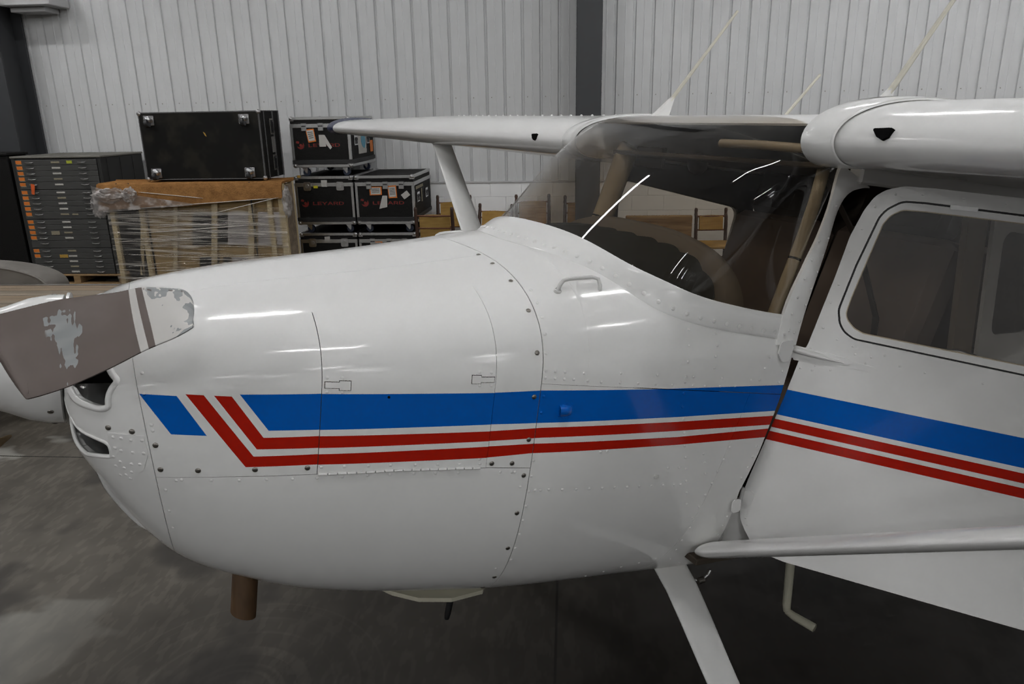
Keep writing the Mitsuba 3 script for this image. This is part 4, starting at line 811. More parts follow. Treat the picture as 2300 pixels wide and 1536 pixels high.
def flight_case(x0, x1, z0, label, latches, group=None):
    yf, yb, h0, h1 = 8.70, 9.78, z0 + .10, z0 + .664
    k = thing('flight_case', label, 'flight case', group); e = .030
    zl = h1 - .10
    part(k, 'body', box2((x0 + .006, yf + .006, h0 + .004), (x1 - .006, yb - .006, zl), .004), 'case_black'); part(k, 'lid', box2((x0 + .006, yf + .006, zl + .002), (x1 - .006, yb - .006, h1 - .003), .004), 'case_black')
    zb = h0 + .085
    for (a, b) in (((x0, yf), (1, 1)), ((x1, yf), (-1, 1)), ((x0, yb), (1, -1)), ((x1, yb), (-1, -1))):
        x, y = a; sx, sy = b
        part(k, 'edge_trim', cat([box2(sorted_lo((x, y, zb), (x + sx * e, y + sy * .006, zl)), sorted_hi((x, y, zb), (x + sx * e, y + sy * .006, zl)), .0015), box2(sorted_lo((x, y, zb), (x + sx * .006, y + sy * e, zl)), sorted_hi((x, y, zb), (x + sx * .006, y + sy * e, zl)), .0015)]), 'alu')
        for z in (h0, h1): part(k, 'ball_corner', cat([trimesh.creation.icosphere(2, .028).apply_translation((x + sx * .020, y + sy * .020, z + (.018 if z == h0 else -.018))), cbox((.055, .055, .012), (x + sx * .0275 - sx * .003, y + sy * .0275 - sy * .003, z + (.04 if z == h0 else -.04)), .004)]), 'steel_bright', 40)
    for z, hh in ((h0, .034), (h1 - .032, .032)):
        for lo, hi in (((x0 + .03, yf - .001, z), (x1 - .03, yf + .03, z + hh)), ((x0 + .03, yb - .03, z), (x1 - .03, yb + .001, z + hh)), ((x0 - .001, yf + .03, z), (x0 + .03, yb - .03, z + hh)), ((x1 - .03, yf + .03, z), (x1 + .001, yb - .03, z + hh))):
            part(k, 'edge_trim', box2(lo, hi, .003), 'alu')
    for lo, hi in (((x0 + .002, yf - .002, zl - .020), (x1 - .002, yf + .008, zl + .024)), ((x1 - .008, yf + .008, zl - .020), (x1 + .002, yb - .008, zl + .024)), ((x0 - .002, yf + .008, zl - .020), (x0 + .008, yb - .008, zl + .024))):
        part(k, 'lid_band', box2(lo, hi, .002), 'alu')
    part(k, 'base_band', box2((x0 - .003, yf - .003, h0 + .036), (x1 + .003, yf + .006, h0 + .084), .002), 'plastic_dark'); part(k, 'base_band', box2((x1 - .006, yf + .006, h0 + .036), (x1 + .003, yb, h0 + .084), .002), 'plastic_dark')
    w = x1 - x0
    for f in ([.24, .52, .79] if latches == 3 else [.22, .78]):
        x = x0 + w * f
        if latches == 3: l = part(k, 'latch', cbox((.062, .012, .085), (x, yf - .006, zl - .012), .004), 'steel_bright'); part(l, 'latch_bar', cbox((.050, .008, .012), (x, yf - .014, zl - .002), .002), 'plastic_dark')
        else: l = part(k, 'latch', prism(rounded([(x - .045, zl - .065), (x + .045, zl - .065), (x + .045, zl + .035), (x - .045, zl + .035)], .018), .008, (0, yf - .002, 0)), 'steel_bright'); part(l, 'twist_knob', cyl(.024, .014, (x, yf - .012, zl - .012), (0, 1, 0), 16), 'alu', 40)
    for f in (.22, .72):
        y = yf + (yb - yf) * f; l = part(k, 'handle_dish', cbox((.006, .15, .115), (x1 + .0005, y, zl - .17), .002), 'steel_bright'); part(l, 'grip', tube(np.array([(x1 + .003, y - .05, zl - .15), (x1 + .007, y - .045, zl - .165), (x1 + .007, y + .045, zl - .165), (x1 + .003, y + .05, zl - .15)]), .005, 8), 'plastic_dark', True); part(l, 'dish_recess', cbox((.005, .11, .075), (x1 + .0025, y, zl - .175), .002), 'plastic_dark')
    ix = x0 + w * .155; iz = zl - .215
    part(k, 'emblem', prism_multi(ICON, .0012, (ix, yf + .0055, iz)), 'print_red')
    em = EMBX.copy(); v = em.vertices.copy(); em = trimesh.Trimesh(np.stack([x0 + w * .275 + v[:, 0], yf + .006 - v[:, 2], iz - .018 + v[:, 1]], -1), em.faces[:, ::-1] if False else em.faces, process=False)
    part(k, 'lettering', em, 'print_red')
    for sx, x in ((1, x0 + .11), (-1, x1 - .11)):
        for y in (yf + .09, yb - .09): caster(k, x, y, h0, sgn=sx if False else 1)
    return k
def sorted_lo(a, b): return np.minimum(a, b)
def sorted_hi(a, b): return np.maximum(a, b)
def prism_multi(g, thick, o):
    gs = getattr(g, 'geoms', [g]); return cat([prism(q, thick, o) for q in gs])
C3 = flight_case(-3.215, -2.515, 0.0, 'black flight case with twist latches at the bottom of the left stack, below two others', 2)
C5 = flight_case(-2.495, -1.795, 0.0, 'black flight case with three latches and an orange label, bottom of the right stack', 3)
C2 = flight_case(-3.215, -2.515, .665, 'black flight case with a yellow sticker and white tape, middle of the left stack', 2)
C4 = flight_case(-2.495, -1.795, .665, 'black flight case with two orange-bordered labels and a tilted white tag, right stack', 3)
C1 = flight_case(-3.205, -2.505, 1.33, 'black flight case on top of the left stack, partly hidden by the far wing tip', 3)
cp = lambda L: [(640 + a / 4.954, 250 + b / 4.954) for a, b in L]
face_sticker(C4, cp([(935, 840), (1075, 838), (1080, 930), (945, 935)]), 8.7, 'shipping_label', 'sticker_orange', 'sticker_white', 3)
face_sticker(C4, cp([(1138, 830), (1235, 822), (1250, 962), (1155, 968)]), 8.7, 'shipping_label', 'sticker_orange', 'sticker_white', 5)
face_sticker(C4, cp([(1355, 880), (1395, 930), (1330, 980), (1290, 930)]), 8.7, 'paper_tag', 'sticker_white')
face_sticker(C4, cp([(1085, 938), (1138, 938), (1140, 1065), (1068, 1075), (1050, 1085)]), 8.7, 'torn_paper', 'sticker_white', lift=.004)
face_sticker(C1, cp([(225, 200), (318, 192), (348, 335), (262, 350)]), 8.7, 'shipping_label', 'sticker_orange', 'sticker_white', 4)
face_sticker(C1, cp([(375, 262), (440, 262), (460, 392), (385, 395)]), 8.7, 'paper_tag', 'sticker_white', lift=.003)
face_sticker(C1, cp([(440, 262), (525, 400), (505, 425), (430, 330)]), 8.7, 'torn_paper', 'sticker_white', lift=.006)
face_sticker(C2, cp([(315, 828), (365, 828), (365, 858), (318, 855)]), 8.7, 'yellow_sticker', 'sticker_yellow')
face_sticker(C2, cp([(400, 765), (467, 765), (468, 840), (405, 840)]), 8.7, 'white_tape', 'sticker_white', lift=.004)
face_sticker(C2, cp([(135, 712), (172, 712), (172, 740), (138, 740)]), 8.7, 'amber_tape', 'tape_amber', lift=.004)
face_sticker(C3, cp([(440, 1395), (500, 1390), (505, 1448), (445, 1440)]), 8.7, 'white_tape', 'sticker_white', lift=.004)
face_sticker(C5, cp([(988, 1450), (1083, 1448), (1085, 1540), (992, 1540)]), 8.7, 'shipping_label', 'sticker_orange', 'sticker_white', 4)
def side_sticker(parent, x, y0, y1, z0, z1, name, mat): part(parent, name, box2((x - .001, y0, z0), (x + .0025, y1, z1), .0008), mat)
side_sticker(C1, -2.505, 9.02, 9.38, 1.56, 1.80, 'side_label', 'sticker_white'); part(C1, 'leaf_mark', prism(sg.Point(0, 0).buffer(.1).intersection(sg.Point(.06, .02).buffer(.1)), .0015, (-2.501, 9.2, 1.70), (0, 1.4, 0), (0, 0, 1)), 'sticker_blue')
side_sticker(C1, -2.505, 9.56, 9.70, 1.56, 1.70, 'orange_label', 'sticker_orange')
side_sticker(C4, -1.795, 8.80, 9.25, 1.155, 1.19, 'side_tape', 'paper_aged'); side_sticker(C4, -1.795, 9.12, 9.18, .98, 1.14, 'side_tape', 'paper_aged')

# ------------------------------------------------------------------ pallets
def pallet(x0, x1, y0, y1, h=.13, label='', zb=0.0):
    k = thing('wooden_pallet', label, 'pallet')
    for i in range(7):
        y = y0 + (y1 - y0 - .10) * i / 6; part(k, 'top_slat', box2((x0, y, zb + h - .02), (x1, y + .10, zb + h), .003), 'wood_pallet')
    for i in range(3):
        x = x0 + (x1 - x0 - .09) * i / 2; part(k, 'stringer', box2((x, y0, zb + .02), (x + .09, y1, zb + h - .0205), .003), 'wood_pallet')
    for i in range(3):
        y = y0 + (y1 - y0 - .10) * i / 2; part(k, 'bottom_slat', box2((x0, y, zb), (x1, y + .10, zb + .0195), .003), 'wood_pallet')
    return k
pallet(-6.88, -5.58, 8.86, 9.84, .13, 'brown wooden pallet under the grey drawer cabinet')
pallet(-5.16, -3.05, 7.95, 8.68, .14, 'brown wooden pallet under the film-wrapped furniture crate')
# ------------------------------------------------------------------ flat-file cabinet
def filecol(p, n, uv): return mix((.060, .060, .057), (.082, .081, .075), fbm(p.x * 4, p.y * 4, p.z * 9, 3))
plastic('file_grey', None, .38, proc(filecol)); plastic('file_top', (.24, .23, .20), .4); plastic('file_side', (.024, .024, .022), .45)
FC = thing('flat_file_cabinet', 'dark grey metal flat-file cabinet with twenty shallow drawers and orange labels', 'drawer cabinet')
fx0, fx1, fy0, fy1 = -6.815, -5.672, 8.90, 9.82
part(FC, 'body', box2((fx0, fy0 + .012, .132), (fx1, fy1, 1.565), .004), 'file_side')
part(FC, 'top', box2((fx0 - .012, fy0 - .012, 1.566), (fx1 + .012, fy1 + .01, 1.590), .006), 'file_top')
for i in range(3): part(FC, 'side_rib', box2((fx1 - .002, fy0 + .12 + i * .28, .15), (fx1 + .008, fy0 + .13 + i * .28, 1.55), .002), 'file_side')
for sx in (fx0, fx1 - .045): part(FC, 'face_frame', box2((sx, fy0 - .002, .135), (sx + .045, fy0 + .014, 1.563), .002), 'file_side')
zt = 1.545; zs = []
for unit in range(4):
    for d in range(5): zs.append(zt); zt -= .0665
    zt -= .030
ORANGE = {0: .0, 1: .018, 2: .024, 3: .024, 4: .028, 5: .040, 6: .045, 7: .045, 8: .045, 9: .048, 10: .045, 11: .048, 12: .055, 13: .060, 15: .070, 16: .075}
for i, z in enumerate(zs):
    d = part(FC, 'drawer', box2((fx0 + .05, fy0 - .012, z - (.0625 if i % 5 < 4 else (.088 if i < 19 else .058))), (fx1 - .05, fy0 + .02, z + .002), .003), 'file_grey')
    for x in (fx0 + .235, fx1 - .235):
        h = tube(np.array([(x - .05, fy0 - .012, z - .024), (x - .045, fy0 - .026, z - .030), (x, fy0 - .030, z - .034), (x + .045, fy0 - .026, z - .030), (x + .05, fy0 - .012, z - .024)]), [.003, .006, .0065, .006, .003], 8); part(d, 'handle', h, 'steel_bright', True)
    if i != 14: part(d, 'label_holder', box2((-6.30, fy0 - .0165, z - .038), (-6.19, fy0 - .012, z - .018), .001), 'sticker_white' if i % 3 else 'paper_aged')
    if i in ORANGE:
        x = fx0 + .062; part(d, 'orange_label', box2((x, fy0 - .0155, z - .046), (x + .075, fy0 - .012, z - .006), .001), 'sticker_orange'); part(d, 'label_strip', box2((x + .01, fy0 - .0155, z - .056), (x + .08, fy0 - .012, z - .046), .001), 'paper_aged')
    if i == 0: part(d, 'lime_sticker', box2((-6.10, fy0 - .0155, z - .045), (-6.03, fy0 - .012, z - .010), .001), 'sticker_lime')
    if i == 12: part(d, 'paper_note', box2((-6.47, fy0 - .0155, z - .055), (-6.36, fy0 - .012, z - .008), .001), 'paper_aged')
    if i == 16: part(d, 'paper_note', box2((-6.42, fy0 - .0155, z - .050), (-6.31, fy0 - .012, z - .010), .001), 'tape_amber')
    if i == 9: part(d, 'pale_tape', box2((-6.15, fy0 - .0155, z - .040), (-6.07, fy0 - .012, z - .022), .001), 'paper_aged')
one('orange_tag', 'bright orange plastic tag hanging on the front of the drawer cabinet', 'tag', trimesh.convex.convex_hull(np.array([(-6.60, fy0 - .035, 1.265), (-6.545, fy0 - .045, 1.258), (-6.54, fy0 - .05, 1.23), (-6.575, fy0 - .05, 1.20), (-6.565, fy0 - .05, 1.13), (-6.60, fy0 - .05, 1.14), (-6.60, fy0 - .03, 1.20)])), 'tag_orange')
one('black_cabinet', 'plain black storage cabinet at the left edge, left of the grey drawer cabinet', 'cabinet', cat([box2((-8.9, 8.95, .04), (-6.90, 9.30, 1.60), .01), box2((-8.92, 8.93, 1.60), (-6.885, 9.32, 1.632), .006), box2((-8.85, 9.0, 0), (-6.95, 9.28, .04), .003)]), 'case_black')

# ------------------------------------------------------------------ wrapped crate
CR = thing('wrapped_crate', 'open wooden crate of cartons wrapped in clear stretch film with a brown fibreboard lid', 'crate')
cx0, cx1, cy0, cy1, cz0, cz1 = -5.10, -3.09, 8.0, 8.34, .142, 1.312
def cardcol(p, n, uv): return mix((.30, .205, .095), (.40, .285, .145), fbm(p.x * 3, p.y * 3, p.z * 6, 3))
matte('cardboard', tex=proc(cardcol)); matte('board_white', (.42, .39, .38)); matte('foam_black', (.02, .02, .022))
def lidcol(p, n, uv):
    s = fbm(p.x * 14, p.y * 14, p.z * 14, 4); t = noise(p.x * 90, p.y * 90, p.z * 90)
    return mix((.15, .070, .026), (.34, .175, .065), dr.clip(s * 1.2 - .1 + (t - .5) * .5, 0, 1))
matte('fibreboard', tex=proc(lidcol))
for x in (cx0, cx0 + .34, cx1 - .07, cx1 - .20):
    part(CR, 'post', box2((x, cy0, cz0), (x + (.055 if x < cx1 - .1 else .07), cy0 + .05, cz1), .004), 'wood_pale')
for x, y in ((cx0, cy1), (cx1 - .06, cy1), (cx0, 8.65), (cx1 - .62, 8.65)): part(CR, 'post', box2((x, y - .05, cz0), (x + .06, y, cz1 - .004), .004), 'wood_pale')
part(CR, 'side_board', box2((cx1 - .02, cy0 + .06, cz0), (cx1, cy1 - .05, cz1 - .02), .004), 'wood_rusty')
part(CR, 'carton', box2((cx0 + .40, cy0 + .06, cz0), (cx1 - .03, cy1 - .05, cz1 - .02), .01), 'cardboard')
part(CR, 'foam_block', box2((cx0 + .06, cy0 + .08, cz0), (cx0 + .33, cy1 - .06, cz1 - .02), .01), 'foam_black')
fp = lambda px, py: at(px, py, cy0 + .045)
c3 = lambda a, b: (200 + a / 4.6, 380 + b / 4.6)
def crate_panel(name, mat, a0, b0, a1, b1, lift=0.0):
    q = [fp(*c3(*v)) for v in ((a0, b0), (a1, b0), (a1, b1), (a0, b1))]; P = np.array(q); P[:, 1] -= lift
    part(CR, name, quad(P, .012), mat)
crate_panel('slat', 'wood_pale', 545, 385, 580, 1090, .014); crate_panel('slat', 'wood_pale', 885, 345, 925, 1090, .014); crate_panel('slat', 'wood_pale', 1275, 345, 1335, 990, .014); crate_panel('slat', 'wood_pale', 1655, 350, 1715, 960, .014)
crate_panel('white_board', 'board_white', 1440, 440, 1690, 780); crate_panel('white_board', 'board_white', 1750, 440, 2000, 780); crate_panel('white_board', 'board_white', 1480, 910, 1740, 1000)
crate_panel('dark_foam', 'foam_black', 1075, 445, 1270, 780); crate_panel('dark_foam', 'foam_black', 1340, 445, 1430, 770); crate_panel('dark_foam', 'foam_black', 1150, 910, 1345, 1010); crate_panel('dark_foam', 'foam_black', 1390, 910, 1460, 1000)
for a in (385, 510, 1730):
    x = fp(*c3(a, 600))[0]; part(CR, 'strap', box2((x - .008, cy0 - .012, cz0), (x + .008, cy0 - .009, cz1 + .02), .001), 'plastic_dark')
# lid: top board with a drooping front flap
nx = 60; lx = np.linspace(cx0 - .08, cx1 + .0, nx)
def flap(x, t):
    n = meshkit.noise(np.stack([x * 3, 0 * x + t * 2, 0 * x], -1), 3) - .5
    return n
rz_ = np.clip((lx - cx1 + .19) / .19, 0, 1) ** 2 * .008
rows = [np.stack([lx, 0 * lx + cy1 + .01, 1.342 + rz_], -1), np.stack([lx, 0 * lx + 8.35, 1.332 + rz_ * .5], -1), np.stack([lx, 0 * lx + cy0 + .02, 0 * lx + 1.332], -1), np.stack([lx, 0 * lx + cy0 - .025, 0 * lx + 1.322], -1), np.stack([lx, cy0 - .045 + .01 * flap(lx, 1), 0 * lx + 1.27], -1), np.stack([lx, cy0 - .050 + .015 * flap(lx, 2), np.interp(lx, [cx0 - .08, cx0 + .5, cx0 + 1.0, cx1 - .3, cx1], [1.04, 1.07, 1.085, 1.145, 1.155]) + .02 * flap(lx, 5)], -1)]
part(CR, 'lid', shell(np.array(rows), .022, lambda P: np.stack([0 * P[..., 0], -.5 + 0 * P[..., 0], 1 + 0 * P[..., 0]], -1)), 'fibreboard', 50)
# stretch film: a taut wrinkled skin round the front and both sides, gathered at the top left
def haze(p, n, uv):
    s = noise(p.x * 1.4, p.z * 34 + p.x * 1.5, 3.) * .6 + noise(p.x * 5, p.z * 110 + p.x * 3, 7.) * .4
    return .05 + .38 * smoothstep(.52, .80, s)
bsdf('film', {'type': 'blendbsdf', 'weight': proc(haze), 'a': {'type': 'thindielectric', 'int_ior': 1.5, 'specular_transmittance': rgb(.96)}, 'b': {'type': 'twosided', 'bsdf': {'type': 'roughplastic', 'alpha': .08, 'diffuse_reflectance': rgb(.62, .58, .52)}}})
def haze2(p, n, uv):
    s = fbm(p.x * 14, p.y * 14, p.z * 14, 3); return .22 + .6 * smoothstep(.45, .75, s)
bsdf('film_hazy', {'type': 'blendbsdf', 'weight': proc(haze2), 'a': {'type': 'thindielectric', 'int_ior': 1.5, 'specular_transmittance': rgb(.95)}, 'b': {'type': 'twosided', 'bsdf': {'type': 'roughplastic', 'alpha': .07, 'diffuse_reflectance': rgb(.46, .43, .41)}}})
bsdf('film_fold', {'type': 'twosided', 'bsdf': {'type': 'roughplastic', 'alpha': .12, 'diffuse_reflectance': rgb(.50, .47, .43)}})
def film_sheet(x0, x1, z0, z1, y, nx, nz, seed, amp):
    X_, Z_ = np.meshgrid(np.linspace(x0, x1, nx), np.linspace(z0, z1, nz), indexing='ij')
    q = np.stack([X_ * 1.6, Z_ * 26 + X_ * 1.1, 0 * X_ + seed], -1); w_ = meshkit.fbm(q, 3, seed) + .5 * meshkit.fbm(q * [3, 2.3, 1], 2, seed + 5)
    return np.stack([X_, y - amp * (w_ - .5), Z_], -1)
part(CR, 'stretch_film', gridmesh(film_sheet(cx0 - .012, cx1 + .012, cz0 + .01, 1.06, cy0 - .022, 90, 130, 4, .030)), 'film', True, label='clear wrinkled stretch film')
rng = np.random.default_rng(11)
for i in range(60):                                       # folded ridges of the film that catch the light
    z = rng.uniform(.25, 1.04); xa = rng.uniform(cx0, cx1 - .9); ln = rng.uniform(.5, 1.3); xs_ = np.linspace(xa, min(xa + ln, cx1), 14)
    p_ = np.stack([xs_, cy0 - .034 + 0 * xs_, z + rng.uniform(-.03, .05) * (xs_ - xa) + .006 * np.sin(xs_ * 9 + i)], -1); part(CR, 'film_fold', tube(p_, np.r_[.0004, np.full(12, rng.uniform(.0012, .003)), .0004], 5), 'film_fold', True)
for a, b in (((490, 405), (1900, 300)), ((1270, 460), (1960, 290)), ((520, 660), (1640, 580)), ((500, 235), (1180, 300))):
    p0, p1 = at(*c3(*a), cy0 - .06), at(*c3(*b), cy0 - .06); p_ = p0 + (p1 - p0) * np.linspace(0, 1, 10)[:, None]; part(CR, 'film_fold', tube(p_, np.r_[.001, np.full(8, .005), .001], 6), 'film_fold', True)
tq = np.linspace(0, 1, 44)[:, None]; vq_ = np.linspace(0, 1, 18)[None, :]
zt_ = 1.315 - .20 * tq ** .8; zb_ = 1.02 + .075 * tq; Zq = zb_ + (zt_ - zb_) * vq_; Xq = cx0 - .11 + 1.12 * tq + 0 * vq_
Yq = cy0 - .082 - .02 * (meshkit.fbm(np.stack([Xq * 5, Zq * 14 + Xq * 4, 0 * Xq], -1), 3, 21) - .5)
part(CR, 'film_drape', gridmesh(np.stack([Xq, Yq, Zq], -1)), 'film_hazy', True)
th_, ph_ = np.meshgrid(np.linspace(0, 2 * np.pi, 40), np.linspace(.02, np.pi - .02, 24), indexing='ij')
def crumple(c, r, seed):
    d = np.stack([np.sin(ph_) * np.cos(th_), np.sin(ph_) * np.sin(th_), np.cos(ph_)], -1); n = meshkit.fbm(d * 3.2 + seed, 4, seed)
    return gridmesh(np.asarray(c) + d * np.asarray(r) * (.55 + .9 * n)[..., None])
pc = at(250, 438, cy0 - .06); part(CR, 'film_bunch', crumple(pc, (.20, .08, .075), 3), 'film_hazy', 25, label='gathered bunch of cloudy film')
pc = at(290, 438, cy0 - .08); part(CR, 'film_bunch', crumple(pc, (.08, .05, .08), 5), 'film_hazy', 25)
pc = at(222, 464, cy0 - .02); part(CR, 'film_bunch', crumple(pc, (.09, .04, .12), 8), 'film_hazy', 25)
pc = at(645, 455, cy0 - .02); part(CR, 'film_bunch', crumple(pc, (.05, .05, .16), 9), 'film_hazy', 25)

# ------------------------------------------------------------------ big black case on the crate, standing on its side
RC = thing('road_case', 'large scuffed black road case standing on its side on the wrapped crate, casters facing out', 'road case')
rx0, rx1, ry0, ry1, rz0, rz1 = -4.655, -3.305, 8.10, 8.655, 1.352, 2.070
part(RC, 'base_panel', box2((rx0 + .004, ry0 + .003, rz0 + .004), (rx1 - .004, ry0 + .05, rz1 - .004), .003), 'case_scuffed')
part(RC, 'body', box2((rx0 + .004, ry0 + .052, rz0 + .004), (rx1 - .004, ry1 - .19, rz1 - .004), .004), 'case_black'); part(RC, 'lid', box2((rx0 + .004, ry1 - .184, rz0 + .004), (rx1 - .004, ry1, rz1 - .004), .01), 'case_black')
plastic('edge_dark', (.10, .10, .10), .3)
for lo, hi in (((rx0, ry0, rz0), (rx1, ry0 + .02, rz0 + .012)), ((rx0, ry0, rz1 - .014), (rx1, ry0 + .02, rz1)), ((rx0, ry0, rz0), (rx0 + .012, ry0 + .02, rz1)), ((rx1 - .016, ry0, rz0), (rx1, ry0 + .02, rz1)), ((rx0, ry0 + .02, rz1 - .01), (rx1, ry1, rz1 + .001)), ((rx1 - .006, ry1 - .20, rz0), (rx1 + .004, ry1 - .17, rz1)), ((rx1 - .006, ry1 - .02, rz0), (rx1 + .004, ry1 + .002, rz1)), ((rx1 - .006, ry0 + .12, rz0), (rx1 + .004, ry0 + .135, rz1))):
    part(RC, 'edge_trim', box2(lo, hi, .003), 'edge_dark')
for x in (rx0 + .012, rx1 - .012):
    for z in (rz0 + .012, rz1 - .012): part(RC, 'ball_corner', trimesh.creation.icosphere(2, .026).apply_translation((x, ry0 + .012, z)), 'steel_bright', True)
for x in (rx0 + .12, rx1 - .17):
    for z in (rz0 + .075, rz1 - .085):
        k = part(RC, 'caster', cat([cbox((.115, .012, .10), (x, ry0 - .006, z), .006), trimesh.creation.icosphere(2, .045).apply_scale((1, .7, .9)).apply_translation((x, ry0 - .03, z + .01))]), 'steel_bright', 40); part(k, 'wheel', cyl(.042, .036, (x + .005, ry0 - .055, z - .030), (1, 0, .2), 18), 'plastic_dark', 40)
for z in (rz0 + .16, rz1 - .17): 
    k = part(RC, 'handle_dish', cbox((.006, .10, .17), (rx1 + .001, ry0 + .32, z), .002), 'steel_screw'); part(k, 'dish_recess', cbox((.005, .075, .14), (rx1 + .003, ry0 + .32, z), .002), 'plastic_dark'); part(k, 'grip', tube(np.array([(rx1 + .006, ry0 + .32, z - .05), (rx1 + .02, ry0 + .32, z - .045), (rx1 + .02, ry0 + .32, z + .045), (rx1 + .006, ry0 + .32, z + .05)]), .008, 8), 'plastic_dark', True)
part(RC, 'side_label', box2((rx1 - .003, ry0 + .28, (rz0 + rz1) / 2 - .09), (rx1 + .004, ry0 + .37, (rz0 + rz1) / 2 + .08), .001), 'sticker_print')
part(RC, 'chip_mark', prism([(0, 0), (.02, -.012), (.035, -.05), (.02, -.045), (.006, -.02)], .002, at(456, 296, ry0 + .002)), 'tape_amber')

# ------------------------------------------------------------------ ladder-back chairs with woven rush along the wall
def chairwood(p, n, uv): return mix((.030, .014, .009), (.085, .040, .022), fbm(p.x * 25, p.y * 25, p.z * 7, 3))
plastic('chair_wood', None, .25, proc(chairwood)); plastic('chair_rung', (.17, .062, .026), .25)
def rush(p, n, uv):
    s = noise(p.x * 6, p.y * 6, p.z * 150); t = fbm(p.x * 9, p.y * 9, p.z * 9, 3)
    return mix((.24, .135, .035), (.46, .30, .11), dr.clip(s * .55 + t * .6 - .1, 0, 1))
matte('rush_weave', tex=proc(rush))
def chair(x, y, rot, label, h=1.0, w=.42):
    k = thing('ladder_back_chair', label, 'chair', None); M = tr(x, y, 0) @ rz(rot)
    P = lambda name, m, mat, sm=True: part(k, name, moved(m, M), mat, sm)
    for sx in (-1, 1):
        xx = sx * w / 2
        pr = np.array([(xx, .20, 0), (xx, .20, .45), (xx, .225, .75), (xx, .25, h - .08), (xx, .252, h - .055), (xx, .253, h - .03), (xx, .254, h - .004), (xx, .254, h)]); P('back_post', tube(pr, [.018, .021, .021, .020, .017, .021, .016, .006], 12), 'chair_wood')
        P('front_leg', tube(np.array([(xx * 1.08, -.20, 0), (xx * 1.08, -.20, .2), (xx * 1.08, -.20, .47)]), [.016, .021, .020], 12), 'chair_wood')
        for z in (.17, .32): P('side_rung', tube(np.array([(xx * 1.08, -.19, z), (xx * 1.04, 0, z), (xx, .19, z)]), [.008, .013, .008], 8), 'chair_rung')
    for z in (.20, .34): P('front_rung', tube(np.array([(-w * .54, -.20, z), (0, -.20, z), (w * .54, -.20, z)]), [.009, .014, .009], 8), 'chair_rung')
    P('back_rung', tube(np.array([(-w / 2, .20, .26), (0, .20, .26), (w / 2, .20, .26)]), [.009, .013, .009], 8), 'chair_rung')
    for z, yy_ in ((.60, .212), (h - .10, .245), (.76, .228)): P('back_rail', tube(np.array([(-w / 2, yy_, z), (0, yy_ + .012, z), (w / 2, yy_, z)]), [.009, .013, .009], 8), 'chair_rung')
    s_ = cbox((w + .06, .42, .035), (0, 0, .455), .014); P('seat', s_, 'rush_weave', 40)
    u_, v_ = np.linspace(-1, 1, 16), np.linspace(0, 1, 14); U_, V_ = np.meshgrid(u_, v_, indexing='ij')
    bk_ = np.stack([U_ * (w / 2 - .035), .216 + V_ * .030 + .014 * (1 - U_ ** 2), .60 + V_ * (h - .70) + .012 * (1 - U_ ** 2) * V_], -1)
    P('back_panel', shell(bk_, .028, lambda q: np.broadcast_to(np.array([0, 1.0, 0]), q.shape)), 'rush_weave', 50); return k
chair(-1.50, 8.62, math.pi * .98, 'dark wooden chair with its front rungs showing, close beside the right stack of flight cases')
chair(-1.47, 9.40, .03, 'rush-backed wooden chair against the wall beside the flight cases, left of the far wing strut')
chair(-.96, 9.02, -.25, 'rush-backed wooden chair right of the far wing strut, in front of the windshield edge', .93)
chair(-.44, 9.42, .08, 'rush-backed wooden chair against the wall, seen at the foot of the windshield glass', 1.0)
chair(.14, 9.40, -.1, 'rush-backed wooden chair against the wall beyond the glareshield', .98)
chair(1.74, 9.0, .06, 'rush-backed wooden chair seen through the right cabin window', .86, .36)
chair(2.62, 9.25, .5, 'rush-backed wooden chair seen between the front seat and the windshield post', .95)
chair(3.3, 9.3, -.1, 'rush-backed wooden chair against the wall, hidden behind the cabin of the airplane', .98)
one('tan_panel', 'tan wooden panel standing by the wall, seen through the right cabin window beside a chair', 'panel', cat([box2((.70, 9.20, .02), (1.50, 9.26, .775), .008), box2((.72, 9.22, 0), (.78, 9.50, .04), .004), box2((1.42, 9.22, 0), (1.48, 9.50, .04), .004)]), 'wood_pallet')

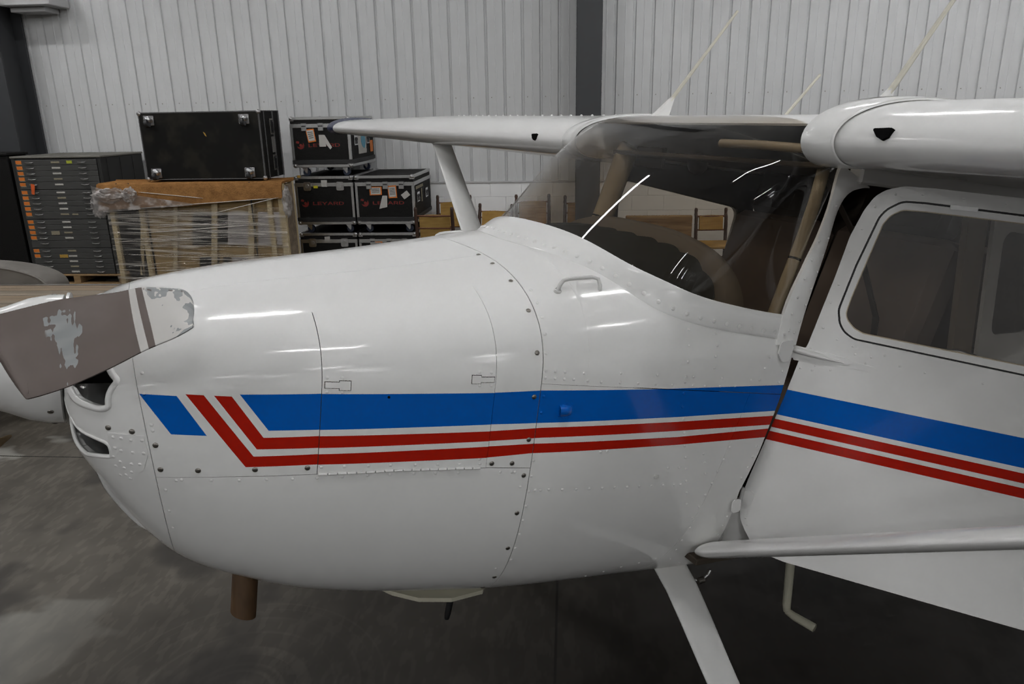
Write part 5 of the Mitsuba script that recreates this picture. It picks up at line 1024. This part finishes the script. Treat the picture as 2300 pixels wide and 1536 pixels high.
# ------------------------------------------------------------------ flatbed trailer at the left
TL = thing('flatbed_trailer', 'flatbed trailer with a weathered plank deck and a grey steel fender behind the propeller', 'trailer')
def galv(p, n, uv): return mix((.17, .155, .135), (.27, .25, .225), fbm(p.x * 5, p.y * 5, p.z * 8, 4))
plastic('fender_steel', None, .35, proc(galv))
ty0, ty1, tx0, tx1, tz = 4.45, 6.18, -9.0, -3.75, .60
for i in range(9):
    y = ty0 + .03 + i * (ty1 - ty0 - .06) / 9; part(TL, 'deck_plank', box2((tx0, y + .003, tz - .04), (tx1, y + (ty1 - ty0 - .06) / 9 - .003, tz + .002 * (i % 3)), .004), 'wood_grey' if i % 2 else 'wood_rusty')
for y in (ty0, ty1 - .03): part(TL, 'side_rail', box2((tx0, y, tz - .11), (tx1, y + .03, tz + .012), .004), 'fender_steel')
for x in np.linspace(tx0 + .3, tx1 - .1, 6): part(TL, 'cross_member', box2((x, ty0 + .03, tz - .11), (x + .05, ty1 - .03, tz - .042), .003), 'file_side')
part(TL, 'end_rail', box2((tx1, ty0, tz - .11), (tx1 + .03, ty1, tz + .012), .004), 'fender_steel')
tcx = -5.42
for y_in, y_out, nm in ((ty1 + .005, ty1 + .30, 1), (ty0 - .005, ty0 - .30, -1)):
    cxx = tcx if nm > 0 else tcx - .4
    a_ = np.linspace(0, np.pi, 40); ax_, az_ = np.cos(a_) * .78, np.sin(a_) ** .8 * .235
    top_ = np.stack([np.stack([cxx + ax_, 0 * ax_ + y, tz - .06 + az_], -1) for y in np.linspace(y_in, y_out, 5)], 0)
    f = part(TL, 'fender', shell(top_, .006, lambda P: np.stack([0 * P[..., 0], 0 * P[..., 0], 1 + 0 * P[..., 0]], -1)), 'fender_steel', 40)
    part(f, 'fender_side', prism([(cxx + a, tz - .06 + b) for a, b in zip(ax_ * .995, az_ * .985)], .006, (0, y_in + (.003 if nm > 0 else -.003), 0)), 'fender_steel', False)
    part(f, 'fender_bead', tube(np.stack([cxx + ax_, 0 * ax_ + y_in, tz - .06 + az_], -1), .011, 8), 'fender_steel', True)
    part(f, 'bolt', cyl(.022, .02, (cxx + .0, (y_in + y_out) / 2, tz + .18), (0, 0, 1), 10), 'steel_screw', 40)
    for dx in (-.36, .36):
        w_ = part(TL, 'wheel', lathe([(.10, -.08), (.19, -.09), (.255, -.07), (.27, 0), (.255, .07), (.19, .09), (.10, .08)], (cxx + dx, (y_in + y_out) / 2, .27), (0, 1, 0), 32), 'rubber_black', 40); part(w_, 'rim', cyl(.11, .10, (cxx + dx, (y_in + y_out) / 2, .27), (0, 1, 0), 20), 'fender_steel', 40)
for x in (tcx - .36, tcx + .36): part(TL, 'axle', cyl(.035, ty1 - ty0 + .3, (x, (ty0 + ty1) / 2, .27), (0, 1, 0), 12), 'file_side', 40)
